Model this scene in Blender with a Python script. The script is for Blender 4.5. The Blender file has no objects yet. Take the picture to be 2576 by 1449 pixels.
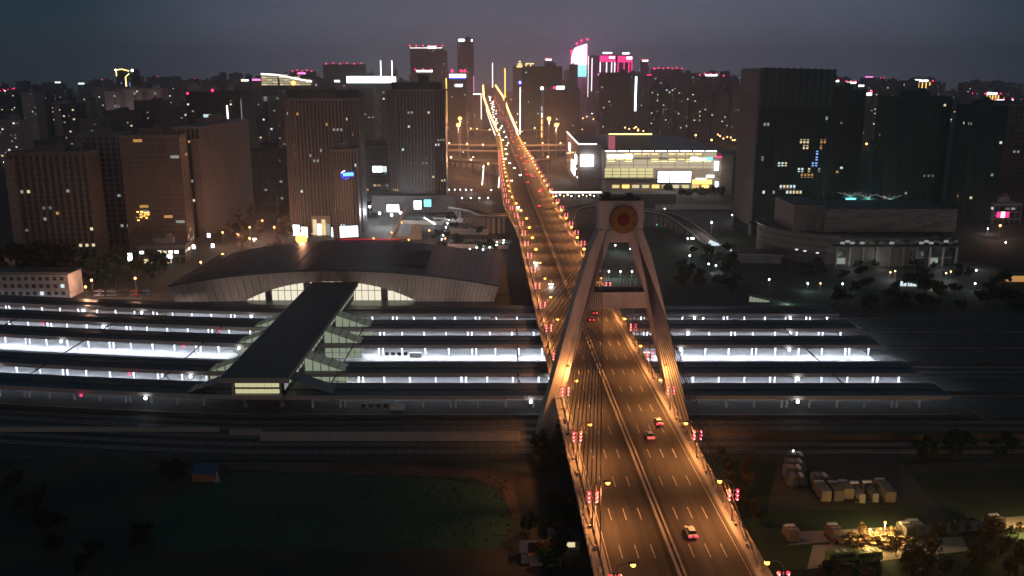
import bpy, math, random
from mathutils import Vector
R = math.radians
C = bpy.context.scene.collection
S = bpy.context.scene
rnd = random.Random(7)

# ------------------------------------------------------------------ camera
H, PITCH, FPX, CX, CY = 107.0, R(13.5), 2239.0, 1288.0, 724.5
cd = bpy.data.cameras.new('camera'); cam = bpy.data.objects.new('camera', cd); C.objects.link(cam)
cam.location = (0, 0, H); cam.rotation_euler = (R(90) - PITCH, 0, 0)
cd.sensor_width = 36; cd.lens = 36 * FPX / 2576; cd.clip_end = 30000; cd.clip_start = 1
S.camera = cam
# ------------------------------------------------------------------ night sky with the glow of the city ahead
w = bpy.data.worlds.new('World'); S.world = w; w.use_nodes = True
nt = w.node_tree; nt.nodes.clear()
def N(t, **k):
    n = nt.nodes.new(t)
    for a, b in k.items(): setattr(n, a, b)
    return n
out = N('ShaderNodeOutputWorld'); bg = N('ShaderNodeBackground'); bg.inputs[1].default_value = 1.0
nt.links.new(bg.outputs[0], out.inputs[0])
sky = N('ShaderNodeTexSky', sky_type='NISHITA'); sky.sun_disc = False
sky.sun_elevation = R(-6); sky.sun_rotation = R(194)
tc = N('ShaderNodeTexCoord'); sep = N('ShaderNodeSeparateXYZ'); nt.links.new(tc.outputs['Generated'], sep.inputs[0])
elev = N('ShaderNodeMapRange'); elev.inputs[1].default_value = 0.0; elev.inputs[2].default_value = 0.42
elev.inputs[3].default_value = 0; elev.inputs[4].default_value = 1
nt.links.new(sep.outputs[2], elev.inputs[0])
ramp = N('ShaderNodeValToRGB'); e = ramp.color_ramp.elements
e[0].position = 0; e[0].color = (.030, .042, .058, 1); e[1].position = 1; e[1].color = (.012, .036, .054, 1)
k = e.new(.2); k.color = (.0095, .034, .051, 1)
k = e.new(.62); k.color = (.010, .033, .050, 1)
nt.links.new(elev.outputs[0], ramp.inputs[0])
# glow: warm-purple, towards the lit centre of the city
dot = N('ShaderNodeVectorMath', operation='DOT_PRODUCT'); dot.inputs[1].default_value = (.06, .998, .02)
nt.links.new(tc.outputs['Generated'], dot.inputs[0])
gl = N('ShaderNodeMapRange', interpolation_type='SMOOTHSTEP'); gl.inputs[1].default_value = .865; gl.inputs[2].default_value = 1.0
nt.links.new(dot.outputs['Value'], gl.inputs[0])
gcol = N('ShaderNodeMixRGB', blend_type='MULTIPLY'); gcol.inputs[0].default_value = 1
gcol.inputs[2].default_value = (.098, .086, .118, 1); nt.links.new(gl.outputs[0], gcol.inputs[1])
addg = N('ShaderNodeMixRGB', blend_type='ADD'); addg.inputs[0].default_value = 1
nt.links.new(ramp.outputs[0], addg.inputs[1]); nt.links.new(gcol.outputs[0], addg.inputs[2])
skm = N('ShaderNodeMixRGB', blend_type='ADD'); skm.inputs[0].default_value = .003
nt.links.new(addg.outputs[0], skm.inputs[1]); nt.links.new(sky.outputs[0], skm.inputs[2])
cn = N('ShaderNodeTexNoise'); cn.inputs['Scale'].default_value = 3.0; cn.inputs['Detail'].default_value = 5
cmp_ = N('ShaderNodeMapping'); cmp_.inputs['Scale'].default_value = (1, 1, 3.5)
nt.links.new(tc.outputs['Generated'], cmp_.inputs[0]); nt.links.new(cmp_.outputs[0], cn.inputs['Vector'])
cr = N('ShaderNodeMapRange'); cr.inputs[1].default_value = .3; cr.inputs[2].default_value = .7; cr.inputs[3].default_value = .86; cr.inputs[4].default_value = 1.12
nt.links.new(cn.outputs[0], cr.inputs[0])
clm = N('ShaderNodeMixRGB', blend_type='MULTIPLY'); clm.inputs[0].default_value = 1
nt.links.new(skm.outputs[0], clm.inputs[1]); nt.links.new(cr.outputs[0], clm.inputs[2])
nt.links.new(clm.outputs[0], bg.inputs[0])
# weak warm glow of the city behind the viewer
ml = bpy.data.lights.new('city_glow', 'SUN'); ml.energy = .14; ml.angle = R(30); ml.color = (1, .68, .56)
mo = bpy.data.objects.new('city_glow', ml); C.objects.link(mo); mo.rotation_euler = (R(79), 0, R(-14))
# ------------------------------------------------------------------ render settings
v = S.view_settings; v.view_transform = 'Standard'; v.look = 'None'; v.exposure = 0; v.gamma = 1; v.use_curve_mapping = False
cy = S.cycles; cy.use_denoising = True; cy.max_bounces = 5; cy.diffuse_bounces = 2; cy.glossy_bounces = 2
cy.transmission_bounces = 2; cy.volume_bounces = 0; cy.transparent_max_bounces = 8
cy.sample_clamp_indirect = 2.0; cy.sample_clamp_direct = 0; cy.use_light_tree = True; cy.use_adaptive_sampling = True; cy.adaptive_threshold = .02; cy.caustics_reflective = False; cy.caustics_refractive = False

# ------------------------------------------------------------------ pixel helpers: photo (2576 wide) -> world
cp, sp = math.cos(PITCH), math.sin(PITCH)
def ray(x, y):
    a, b = x - CX, CY - y
    return Vector((a, FPX * cp + b * sp, -FPX * sp + b * cp))
def G(x, y, z=0.0):
    d = ray(x, y); t = (z - H) / d.z
    return Vector((0, 0, H)) + d * t
def V(x, y, Y):
    d = ray(x, y); return Vector((0, 0, H)) + d * (Y / d.y)

# ------------------------------------------------------------------ materials
def M(name, col, rough=.85, var=.25, scale=.3, metal=0.0, spec=.3, stretch=None, bump=0.0, rot=0.0):
    m = bpy.data.materials.new(name); m.use_nodes = True; t = m.node_tree; b = t.nodes['Principled BSDF']
    b.inputs['Roughness'].default_value = rough; b.inputs['Metallic'].default_value = metal
    b.inputs['Specular IOR Level'].default_value = spec
    g = t.nodes.new('ShaderNodeNewGeometry'); n = t.nodes.new('ShaderNodeTexNoise'); n.inputs['Scale'].default_value = scale
    n.inputs['Detail'].default_value = 6
    src = g.outputs['Position']
    if stretch:
        mp = t.nodes.new('ShaderNodeMapping'); mp.inputs['Scale'].default_value = stretch; mp.inputs['Rotation'].default_value = (0, 0, rot)
        t.links.new(src, mp.inputs[0]); src = mp.outputs[0]
    t.links.new(src, n.inputs['Vector'])
    mr = t.nodes.new('ShaderNodeMapRange'); mr.inputs[1].default_value = .25; mr.inputs[2].default_value = .75
    mr.inputs[3].default_value = 1 - var; mr.inputs[4].default_value = 1 + var
    t.links.new(n.outputs[0], mr.inputs[0])
    mx = t.nodes.new('ShaderNodeMixRGB'); mx.blend_type = 'MULTIPLY'; mx.inputs[0].default_value = 1
    mx.inputs[1].default_value = (*col, 1); t.links.new(mr.outputs[0], mx.inputs[2])
    t.links.new(mx.outputs[0], b.inputs['Base Color'])
    if bump:
        bp = t.nodes.new('ShaderNodeBump'); bp.inputs['Strength'].default_value = bump
        t.links.new(n.outputs[0], bp.inputs['Height']); t.links.new(bp.outputs[0], b.inputs['Normal'])
    return m
def EM(name, col, st, sample=False):
    m = bpy.data.materials.new(name); m.use_nodes = True; t = m.node_tree
    b = t.nodes['Principled BSDF']; b.inputs['Base Color'].default_value = (.02, .02, .02, 1)
    b.inputs['Emission Color'].default_value = (*col, 1); b.inputs['Emission Strength'].default_value = st
    m.cycles.emission_sampling = 'AUTO' if sample else 'NONE'
    return m
def M2(name, c1, c2, scale, lo=.45, hi=.55, rough=.9, stretch=None):
    m = bpy.data.materials.new(name); m.use_nodes = True; t = m.node_tree; b = t.nodes['Principled BSDF']
    b.inputs['Roughness'].default_value = rough; b.inputs['Specular IOR Level'].default_value = .2
    g = t.nodes.new('ShaderNodeNewGeometry'); n = t.nodes.new('ShaderNodeTexNoise'); n.inputs['Scale'].default_value = scale; n.inputs['Detail'].default_value = 8
    src = g.outputs['Position']
    if stretch:
        mp = t.nodes.new('ShaderNodeMapping'); mp.inputs['Scale'].default_value = stretch
        t.links.new(src, mp.inputs[0]); src = mp.outputs[0]
    t.links.new(src, n.inputs['Vector'])
    r = t.nodes.new('ShaderNodeValToRGB'); e = r.color_ramp.elements
    e[0].position = lo; e[0].color = (*c1, 1); e[1].position = hi; e[1].color = (*c2, 1)
    t.links.new(n.outputs[0], r.inputs[0]); t.links.new(r.outputs[0], b.inputs['Base Color'])
    return m
m_ground = M2('city_ground', (.045, .05, .048), (.075, .07, .066), .02, .35, .65)
m_earth = M2('bare_earth', (.08, .055, .04), (.15, .10, .07), .05, .35, .65)
m_rough = M2('rough_ground', (.020, .042, .036), (.085, .062, .045), .035, .38, .68)
m_field = M2('field_grass', (.030, .082, .052), (.044, .098, .060), .04, .35, .65)
m_park = M2('park_grass', (.012, .034, .026), (.022, .048, .036), .03, .35, .65)
m_asph = M('asphalt', (.062, .058, .055), .72, .42, .55, spec=.25, stretch=(1, .035, 1), rot=-.0326)
m_street = M('street_asphalt', (.06, .057, .055), .8, .25, .05)
m_paint = M('road_paint', (.42, .40, .37), .7, .35, 1.2)
m_conc = M('pale_concrete', (.42, .38, .34), .85, .15, .15)
m_conc2 = M('grey_concrete', (.26, .25, .25), .9, .18, .2)
m_pylon = M('painted_pylon_concrete', (.50, .43, .40), .8, .2, .35, stretch=(.8, .8, .07))
m_cable = M('cable_sheath', (.20, .15, .13), .5, .1, 1)
m_steel = M('grey_steel', (.30, .31, .32), .5, .12, 1, metal=.3)
m_dark = M('dark_steel', (.045, .045, .05), .6, .15, 1)
m_white = M('white_paint', (.75, .75, .76), .6, .06, 1)
m_roofblue = M('dark_blue_sheet_roof', (.017, .038, .052), .42, .2, .08, spec=.5)
m_canopy = M('canopy_sheet', (.028, .047, .058), .38, .25, .06, spec=.5, stretch=(.3, 1.5, 1))
m_fascia = M('ribbed_fascia', (.45, .39, .36), .8, .12, .3)
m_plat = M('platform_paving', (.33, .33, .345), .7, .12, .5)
m_platd = M('dim_platform_paving', (.085, .09, .092), .9, .25, .3, spec=.1)  # darker copy of the paving; weak light put into its colour
m_ballast = M2('track_ballast', (.05, .05, .05), (.09, .085, .08), .7)
m_ballast2 = M2('lit_ballast', (.13, .13, .135), (.20, .20, .205), .7)  # paler copy of the ballast; platform light put into its colour
m_rail = M('rail_steel', (.36, .36, .38), .4, .1, 1, metal=.6)
m_gold = M('emblem_gold', (.36, .20, .06), .5, .1, 2)
m_red = M('emblem_red', (.21, .02, .028), .6, .1, 2)
m_bark = M('bark', (.07, .05, .04), .95, .3, 2)
m_leafd = M('leaf_dark_green', (.014, .040, .024), .9, .5, .6, spec=.1)
m_leafg = M('leaf_green', (.045, .065, .025), .9, .5, .6, spec=.1)
m_leafb = M('leaf_brown', (.09, .06, .035), .9, .5, .6, spec=.1)
m_glass = M('dark_facade_glass', (.016, .032, .036), .35, .2, .05, spec=.5)
m_stone = M('museum_stone', (.27, .23, .215), .85, .18, .3, stretch=(.5, .5, 2.5))
m_stone2 = M('museum_stone_dark', (.19, .165, .16), .85, .18, .3, stretch=(.5, .5, 2.5))
W_ = {}
for nm, c in dict(brown=(.19, .15, .14), tan=(.25, .205, .195), slate=(.06, .095, .102), teal=(.028, .072, .078), grey=(.19, .19, .20), pink=(.40, .33, .33), dusk=(.12, .115, .125), dark=(.03, .052, .058)).items():
    W_[nm] = M('wall_' + nm, c, .85, .12, .08)
# lamps, lit windows and signs, plus painted glow
e_sodium = EM('sodium_bulb', (1, .38, .06), 7)
e_flare = EM('flare_bulb', (1, .40, .055), 5)
e_sodfar = EM('sodium_bulb_distant', (1, .47, .16), 7)
e_white = EM('white_bulb', (.85, .95, 1), 14)
e_lantern = EM('lantern_red', (1, .05, .09), 1.6)
e_lancore = EM('lantern_bulb', (1, .5, .55), 3)
e_wcool = EM('window_cool', (.80, .95, 1), .95)
e_wwarm = EM('window_warm', (1, .82, .48), .85)
e_fcool = EM('far_window_cool', (.80, .95, 1), 1.5)
e_fwarm = EM('far_window_warm', (1, .82, .48), 1.2)
e_wdim = EM('window_dim', (.75, .85, .8), .32)
e_wdim2 = EM('window_faint', (.9, .8, .6), .14)
e_worange = EM('window_orange', (1, .5, .15), .5)
e_wblue = EM('window_blue', (.25, .45, 1), 1.2)
e_hall = EM('hall_interior', (1, .92, .70), .95)
e_stair = EM('stair_glazing', (.78, .92, .66), .30)
e_sroof = EM('stair_roof_glow', (.72, .8, .62), .085)  # faint emission stands in for light from inside the stairs
e_yel = EM('yellow_louvre', (.95, .9, .5), .62)
e_sign = EM('sign_white', (.88, .96, 1), 5)
e_signw = EM('sign_warmwhite', (1, .95, .82), 3.2)
e_cyan = EM('sign_cyan', (.25, .95, 1), 1.6)
e_blue = EM('sign_blue', (.03, .06, 1), 2.4)
e_pink = EM('led_pink', (1, .25, .75), 2.2)
e_rose = EM('sign_rose', (.9, .2, .3), .45)
e_ledw = EM('led_white_pink', (1, .72, .95), 3.0)
e_magenta = EM('led_magenta', (1, .03, .22), 2.0)
e_ridge = EM('ridge_red', (1, .02, .05), .55)
e_beacon = EM('beacon_red', (1, .02, .10), 5)
e_gold = EM('outline_gold', (1, .72, .25), 3)
e_tail = EM('tail_light', (1, .02, .05), 7)
e_head = EM('head_light', (1, .96, .86), 30)
e_mall = EM('mall_wall_glow', (1, .86, .56), .5)  # emission stands in for light falling on the walls
e_mally = EM('mall_wall_glow_yellow', (1, .90, .42), .8)
e_orange = EM('sign_orange', (1, .55, .12), 3)
e_green = EM('sign_green', (.2, 1, .55), 1.6)
e_lobby = EM('lobby_light', (1, .78, .32), .9)
e_tube = EM('platform_tube', (.86, .88, 1), 12)

# ------------------------------------------------------------------ object helpers
def link(name, data, parent=None):
    o = bpy.data.objects.new(name, data); C.objects.link(o)
    if parent: o.parent = parent
    return o
def thing(name, label, cat, loc=(0, 0, 0), rz=0.0, group=None):
    o = link(name, None); o.location = loc; o.rotation_euler = (0, 0, rz); o.empty_display_size = 1
    o['label'] = label; o['category'] = cat
    if group: o['group'] = group
    return o
def tag(o, label, cat, group=None):
    o['label'] = label; o['category'] = cat
    if group: o['group'] = group
    return o
class MB:
    def __init__(s): s.v = []; s.f = []
    def quad(s, *p):
        n = len(s.v); s.v += [tuple(q) for q in p]; s.f.append(tuple(range(n, n + len(p)))); return s
    def box(s, x0, x1, y0, y1, z0, z1):
        n = len(s.v)
        s.v += [(x0, y0, z0), (x1, y0, z0), (x1, y1, z0), (x0, y1, z0), (x0, y0, z1), (x1, y0, z1), (x1, y1, z1), (x0, y1, z1)]
        s.f += [tuple(n + i for i in f) for f in ((0, 3, 2, 1), (4, 5, 6, 7), (0, 1, 5, 4), (1, 2, 6, 5), (2, 3, 7, 6), (3, 0, 4, 7))]; return s
    def hexa(s, p):   # 8 points: bottom loop of 4 then top loop of 4
        n = len(s.v); s.v += [tuple(q) for q in p]
        s.f += [tuple(n + i for i in f) for f in ((0, 3, 2, 1), (4, 5, 6, 7), (0, 1, 5, 4), (1, 2, 6, 5), (2, 3, 7, 6), (3, 0, 4, 7))]; return s
    def prism(s, plan, z0, z1):
        n = len(s.v); k = len(plan); s.v += [(x, y, z0) for x, y in plan] + [(x, y, z1) for x, y in plan]
        s.f += [tuple(n + i for i in reversed(range(k))), tuple(n + k + i for i in range(k))]
        s.f += [(n + i, n + (i + 1) % k, n + k + (i + 1) % k, n + k + i) for i in range(k)]; return s
    def xprism(s, prof, x0, x1):   # profile in (y, z), extruded along x
        n = len(s.v); k = len(prof); s.v += [(x0, a, b) for a, b in prof] + [(x1, a, b) for a, b in prof]
        s.f += [tuple(n + i for i in range(k)), tuple(n + k + i for i in reversed(range(k)))]
        s.f += [(n + (i + 1) % k, n + i, n + k + i, n + k + (i + 1) % k) for i in range(k)]; return s
    def tube(s, pts, rad, seg=6):
        pts = [Vector(p) for p in pts]; rs = rad if isinstance(rad, (list, tuple)) else [rad] * len(pts); rings = []
        for i, p in enumerate(pts):
            d = (pts[min(i + 1, len(pts) - 1)] - pts[max(i - 1, 0)]).normalized()
            a = d.cross(Vector((0, 0, 1)) if abs(d.z) < .95 else Vector((1, 0, 0))).normalized(); b = d.cross(a)
            n = len(s.v); rings.append(n)
            for j in range(seg):
                t = 2 * math.pi * j / seg; s.v.append(tuple(p + (a * math.cos(t) + b * math.sin(t)) * rs[i]))
        for i in range(len(pts) - 1):
            for j in range(seg):
                k = (j + 1) % seg; s.f.append((rings[i] + j, rings[i] + k, rings[i + 1] + k, rings[i + 1] + j))
        s.f.append(tuple(rings[0] + j for j in reversed(range(seg)))); s.f.append(tuple(rings[-1] + j for j in range(seg))); return s
    def mesh(s, name, mat, smooth=False):
        m = bpy.data.meshes.new(name); m.from_pydata(s.v, [], s.f); m.materials.append(mat); m.update()
        if smooth: m.polygons.foreach_set('use_smooth', [True] * len(m.polygons))
        return m
    def build(s, name, mat, parent=None, smooth=False): return link(name, s.mesh(name, mat, smooth), parent)
_ub = {}
def ubox(mat):
    if mat.name not in _ub: _ub[mat.name] = MB().box(-.5, .5, -.5, .5, -.5, .5).mesh('block_' + mat.name, mat)
    return _ub[mat.name]
_us = {}
def usph(mat):
    if mat.name not in _us:
        b = MB(); rows = 5; seg = 8; b.v.append((0, 0, -1))
        for i in range(1, rows):
            a = -math.pi / 2 + math.pi * i / rows
            for j in range(seg): t = 2 * math.pi * j / seg; b.v.append((math.cos(a) * math.cos(t), math.cos(a) * math.sin(t), math.sin(a)))
        b.v.append((0, 0, 1)); top = len(b.v) - 1
        for j in range(seg):
            k = (j + 1) % seg; b.f.append((0, 1 + k, 1 + j)); b.f.append((top, top - seg + j, top - seg + k))
            for i in range(rows - 2): o = 1 + i * seg; b.f.append((o + j, o + k, o + seg + k, o + seg + j))
        _us[mat.name] = b.mesh('ball_' + mat.name, mat, True)
    return _us[mat.name]
def B(name, p, mat, x0, x1, y0, y1, z0, z1, rz=0):
    o = link(name, ubox(mat), p); o.location = ((x0 + x1) / 2, (y0 + y1) / 2, (z0 + z1) / 2)
    o.scale = (x1 - x0, y1 - y0, z1 - z0)
    if rz: o.rotation_euler = (0, 0, rz)
    return o
def BC(name, p, mat, c, s, rz=0):
    o = link(name, ubox(mat), p); o.location = c; o.scale = s; o.rotation_euler = (0, 0, rz); return o
def BALL(name, p, mat, c, r, sz=1.0):
    o = link(name, usph(mat), p); o.location = c; o.scale = (r, r, r * sz); return o
_lights = {}
def LIGHT(kind, key, p, loc, power, col, **kw):
    if key not in _lights:
        l = bpy.data.lights.new(key, kind); l.energy = power; l.color = col
        for a, b in kw.items(): setattr(l, a, b)
        _lights[key] = l
    o = link('lamp_light', _lights[key], p); o.location = loc; return o
def copy_tree(o, parent=None):
    c = o.copy(); C.objects.link(c); c.parent = parent
    for ch in list(o.children): copy_tree(ch, c)
    return c
ORD = ['first', 'second', 'third', 'fourth', 'fifth', 'sixth', 'seventh', 'eighth', 'ninth', 'tenth', 'eleventh', 'twelfth', 'thirteenth', 'fourteenth', 'fifteenth', 'sixteenth', 'seventeenth', 'eighteenth', 'nineteenth', 'twentieth']
def od(n):
    if n < 20: return ORD[n]
    if n < 99: return ['twenty', 'thirty', 'forty', 'fifty', 'sixty', 'seventy', 'eighty', 'ninety'][(n + 1) // 10 - 2] + ('-' + ORD[(n + 1) % 10 - 1] if (n + 1) % 10 else 'th').replace('tyth', 'tieth')
    return str(n + 1) + 'th'
def sheet(name, pts, mat, z=0.0, kind='structure'):
    o = MB().quad(*[(p[0], p[1], z) for p in pts]).build(name, mat); o['kind'] = kind; return o
def gsheet(name, px, mat, z): return sheet(name, [G(*p) for p in px], mat, z)

# ================================================================== GROUND
XR_ = 138.0
gr = sheet('ground', [(-5800, -40), (5800, -40), (5800, 5800), (-5800, 5800)], m_ground, 0)
sheet('railway_ground', [(-420, 236), (420, 236), (420, 398), (-420, 398)], m_ballast, .008)
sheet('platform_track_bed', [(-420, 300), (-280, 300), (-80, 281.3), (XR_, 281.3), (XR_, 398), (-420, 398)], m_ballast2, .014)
_rf = random.Random(31); _fc = [(395, 1385), (375, 1290), (520, 1195), (800, 1190), (1180, 1210), (1262, 1240), (1290, 1310), (1262, 1380), (900, 1385)]; _fp = []
for (x0, y0), (x1, y1) in zip(_fc, _fc[1:] + _fc[:1]):
    for k in range(9): u = k / 9; _fp.append((x0 + (x1 - x0) * u + _rf.uniform(-9, 9), y0 + (y1 - y0) * u + _rf.uniform(-5, 5)))
gsheet('field', _fp, m_field, .010)
gsheet('rough_ground', [(-300, 1700), (-250, 1106), (1400, 1110), (1500, 1700)], m_rough, .004)
gsheet('dirt_track', [(575, 1181), (560, 1162), (900, 1165), (1210, 1182), (1290, 1215), (1310, 1300), (1290, 1305), (1262, 1225), (1190, 1203), (850, 1190)], m_earth, .016)
gsheet('verge_ground', [(1700, 1700), (1650, 1095), (2900, 1080), (3300, 1700)], m_park, .004)
gsheet('parking_lot', [(1930, 1290), (1965, 1115), (2200, 1105), (2262, 1160), (2420, 1345), (2350, 1345), (2310, 1275), (1960, 1285)], m_street, .012)
gsheet('side_road', [(2290, 1168), (2700, 1150), (2700, 1172), (2310, 1188)], m_street, .016)
gsheet('service_road', [(1985, 1372), (1990, 1338), (2330, 1322), (2700, 1285), (2700, 1322), (2330, 1342)], m_conc2, .02)
gsheet('lay_by', [(2030, 1432), (2045, 1372), (2420, 1350), (2440, 1385)], m_conc2, .016)
gsheet('rail_side_path', [(1640, 1098), (1640, 1088), (2800, 1070), (2800, 1082)], m_earth, .024)
sheet('park_ground', [(52, 400), (470, 400), (470, 560), (52, 640)], m_park, .012)
gsheet('museum_forecourt', [(1780, 690), (1850, 655), (2460, 660), (2576, 700), (2400, 735), (1850, 715)], m_street, .02)
sheet('station_square', [(-150, 480), (14, 480), (0, 800), (-70, 800), (-110, 640)], m_street, .012)
gsheet('boulevard', [(330, 745), (640, 655), (760, 560), (700, 535), (560, 570), (440, 680), (200, 745)], m_street, .016)
gsheet('avenue_service_road', [(1120, 560), (1280, 560), (1262, 400), (1225, 260), (1195, 260), (1150, 400)], m_street, .02)
gsheet('east_street', [(1440, 300), (1480, 288), (1850, 372), (1850, 392)], m_street, .016)

# ================================================================== CABLE-STAYED BRIDGE
COLS_ = (1, .42, .12); DZ = 13.0; SB = 255.0; RA = math.atan(.0326)
def RD(s, t, z=DZ):
    ux, uy = -math.sin(RA), math.cos(RA); a = s - 153.8
    return Vector((32.8 + ux * a + uy * t, 153.8 + uy * a - ux * t, z))
br = thing('cable_stayed_bridge', 'long elevated road bridge with pale A-shaped pylon and fanned stay cables', 'bridge', RD(SB, 0, 0), RA)
S0, S1 = 95 - SB, 1350 - SB
prof = [(-17, 12.6), (-17, DZ), (17, DZ), (17, 12.6), (15.2, 11.0), (-15.2, 11.0)]
b = MB(); n = len(prof)
b.v += [(t, S0, z) for t, z in prof] + [(t, S1, z) for t, z in prof]
b.f += [tuple(range(n))[::-1], tuple(range(n, 2 * n))] + [(i, (i + 1) % n, n + (i + 1) % n, n + i) for i in range(n)]
b.build('deck', m_conc2, br)
for sgn, nm in ((-1, 'carriageway'), (1, 'carriageway')):
    a, c = (-13.9, -.7) if sgn < 0 else (.7, 13.9)
    cw = MB().quad((a, S0, DZ + .006), (c, S0, DZ + .006), (c, S1, DZ + .006), (a, S1, DZ + .006)).build(nm, m_asph, br)
    for t in (3.95, 7.25, 10.5):
        for k in range(-4, 46):
            s = 163.1 + 15.9 * k - SB
            BC('lane_dash', cw, m_paint, (sgn * t, s, DZ + .014), (.2, 5.4, .012))
    BC('edge_line', cw, m_paint, (sgn * 13.4, (S0 + S1) / 2, DZ + .014), (.18, S1 - S0, .012))
    # kerb beam, walkway railing
    BC('parapet', br, m_conc, (sgn * 14.55, (S0 + S1) / 2, DZ + .4), (1.1 if sgn > 0 else .8, S1 - S0, .8))
    BC('median_barrier', br, m_conc, (sgn * .5, (S0 + S1) / 2, DZ + .42), (.28, S1 - S0, .86))
    for z in (.55, 1.05): BC('handrail', br, m_conc, (sgn * 16.75, (S0 + S1) / 2, DZ + z), (.14, S1 - S0, .12))
    for k in range(70): BC('railing_post', br, m_conc, (sgn * 16.75, S0 + 2.5 + k * 4.2, DZ + .55), (.3, .3, 1.1))
    for k in range(-8, 75):
        if k % 4 == 0: BC('expansion_joint', br, m_dark, (sgn * 7.3, k * 16.2, DZ + .012), (13.0, .3, .01))
def mw(s):
    u = max(0, min(1, (s - 520) / 140)); v_ = max(0, min(1, (s - 760) / 500))
    return 17 + 5.5 * u * u * (3 - 2 * u) - 4.5 * v_ * v_ * (3 - 2 * v_)
b = MB(); p_ = MB(); ss = [520, 550, 580, 610, 640, 670, 760, 850, 950, 1050, 1150, 1260, 1340]
for a, c in zip(ss, ss[1:]):
    A_, C_ = a - SB, c - SB
    b.hexa([(-mw(a), A_, 11.6), (-14.2, A_, 11.6), (-14.2, C_, 11.6), (-mw(c), C_, 11.6), (-mw(a), A_, DZ + .03), (-14.2, A_, DZ + .03), (-14.2, C_, DZ + .03), (-mw(c), C_, DZ + .03)])
    p_.hexa([(-mw(a) - .3, A_, DZ), (-mw(a) + .3, A_, DZ), (-mw(c) + .3, C_, DZ), (-mw(c) - .3, C_, DZ), (-mw(a) - .3, A_, DZ + .95), (-mw(a) + .3, A_, DZ + .95), (-mw(c) + .3, C_, DZ + .95), (-mw(c) - .3, C_, DZ + .95)])
b.build('merging_lane', m_asph, br); p_.build('parapet', m_conc, br)
for k in range(-4, 34):
    s = k * 32.3 + 12
    if abs(s) < 45: continue
    pr = MB().box(-9.5, -6, s - 1, s + 1, .0, 10.99).box(6, 9.5, s - 1, s + 1, 0, 10.99).box(-12, 12, s - 1.2, s + 1.2, 10.0, 10.99)
    pr.build('pier', m_conc2, br)
# pylon (local x across the road, +1.4 m off the median)
py = link('pylon', None, br); py.location = (1.5, 0, 0)
HW = 3.2
def leg(sg):
    b = MB()
    pts = [(0, 21.2, 5.0), (13, 18.2, 4.7), (43, 10.6, 4.7), (57, 6.5, 5.0), (63.5, 4.3, 4.2)]
    for (z0, x0, w0), (z1, x1, w1) in zip(pts, pts[1:]):
        f = []
        for z, x, ww in ((z0, x0, w0), (z1, x1, w1)):
            d = HW * (1.1 - .1 * z / 63)
            a, c = sg * x - ww / 2, sg * x + ww / 2
            f += [(a, -d, z), (c, -d, z), (c, d, z), (a, d, z)]
        b.hexa(f)
    o = b.build('leg', m_pylon, py)
    # raised rib down the front of the leg
    g = MB()
    for (z0, x0, w0), (z1, x1, w1) in zip(pts, pts[1:]):
        d0, d1 = HW * (1.1 - .1 * z0 / 63), HW * (1.1 - .1 * z1 / 63)
        for q in (-1, 1):
            g.hexa([(sg * x0 + q * w0 * .3 - .8, -d0 - .35, z0), (sg * x0 + q * w0 * .3 + .8, -d0 - .35, z0), (sg * x0 + q * w0 * .3 + .8, -d0 + .01, z0), (sg * x0 + q * w0 * .3 - .8, -d0 + .01, z0),
                    (sg * x1 + q * w1 * .3 - .8, -d1 - .35, z1), (sg * x1 + q * w1 * .3 + .8, -d1 - .35, z1), (sg * x1 + q * w1 * .3 + .8, -d1 + .01, z1), (sg * x1 + q * w1 * .3 - .8, -d1 + .01, z1)])
    g.build('leg_rib', m_pylon, py)
leg(-1); leg(1)
MB().xprism([(-HW, 60.8), (HW, 60.8), (HW, 72), (-HW, 72)], -6.4, 6.4).build('pylon_head', m_pylon, py)
MB().hexa([(-3.0, -3.0, 60.0), (3.0, -3.0, 60.0), (3.0, 3.0, 60.0), (-3.0, 3.0, 60.0), (-3.6, -3.0, 61), (3.6, -3.0, 61), (3.6, 3.0, 61), (-3.6, 3.0, 61)]).build('head_haunch', m_pylon, py)
MB().box(-5.6, 5.6, -2.6, 2.6, 72, 72.9).build('head_cap', m_dark, py)
MB().box(-4.6, -2.8, -1.5, 1.5, 72.9, 74.0).box(1.8, 3.6, -1.5, 1.5, 72.9, 73.8).build('roof_hatch', m_dark, py)
MB().hexa([(-12.2, -2.9, 40.4), (12.2, -2.9, 40.4), (12.2, 2.9, 40.4), (-12.2, 2.9, 40.4), (-11, -2.9, 45.2), (11, -2.9, 45.2), (11, 2.9, 45.2), (-11, 2.9, 45.2)]).build('crossbeam', m_pylon, py)
MB().box(-8.6, 8.6, -2.4, 2.4, 45.2, 45.7).build('crossbeam_walkway', m_dark, py)
for x in (-5.2, 5.2): MB().tube([(x, -2.1, 45.6), (x, -2.1, 46.8)], .1).build('beam_post', m_steel, py)
MB().tube([(-7, -2.1, 46.7), (7, -2.1, 46.7)], .09).build('beam_rail', m_steel, py)
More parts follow.
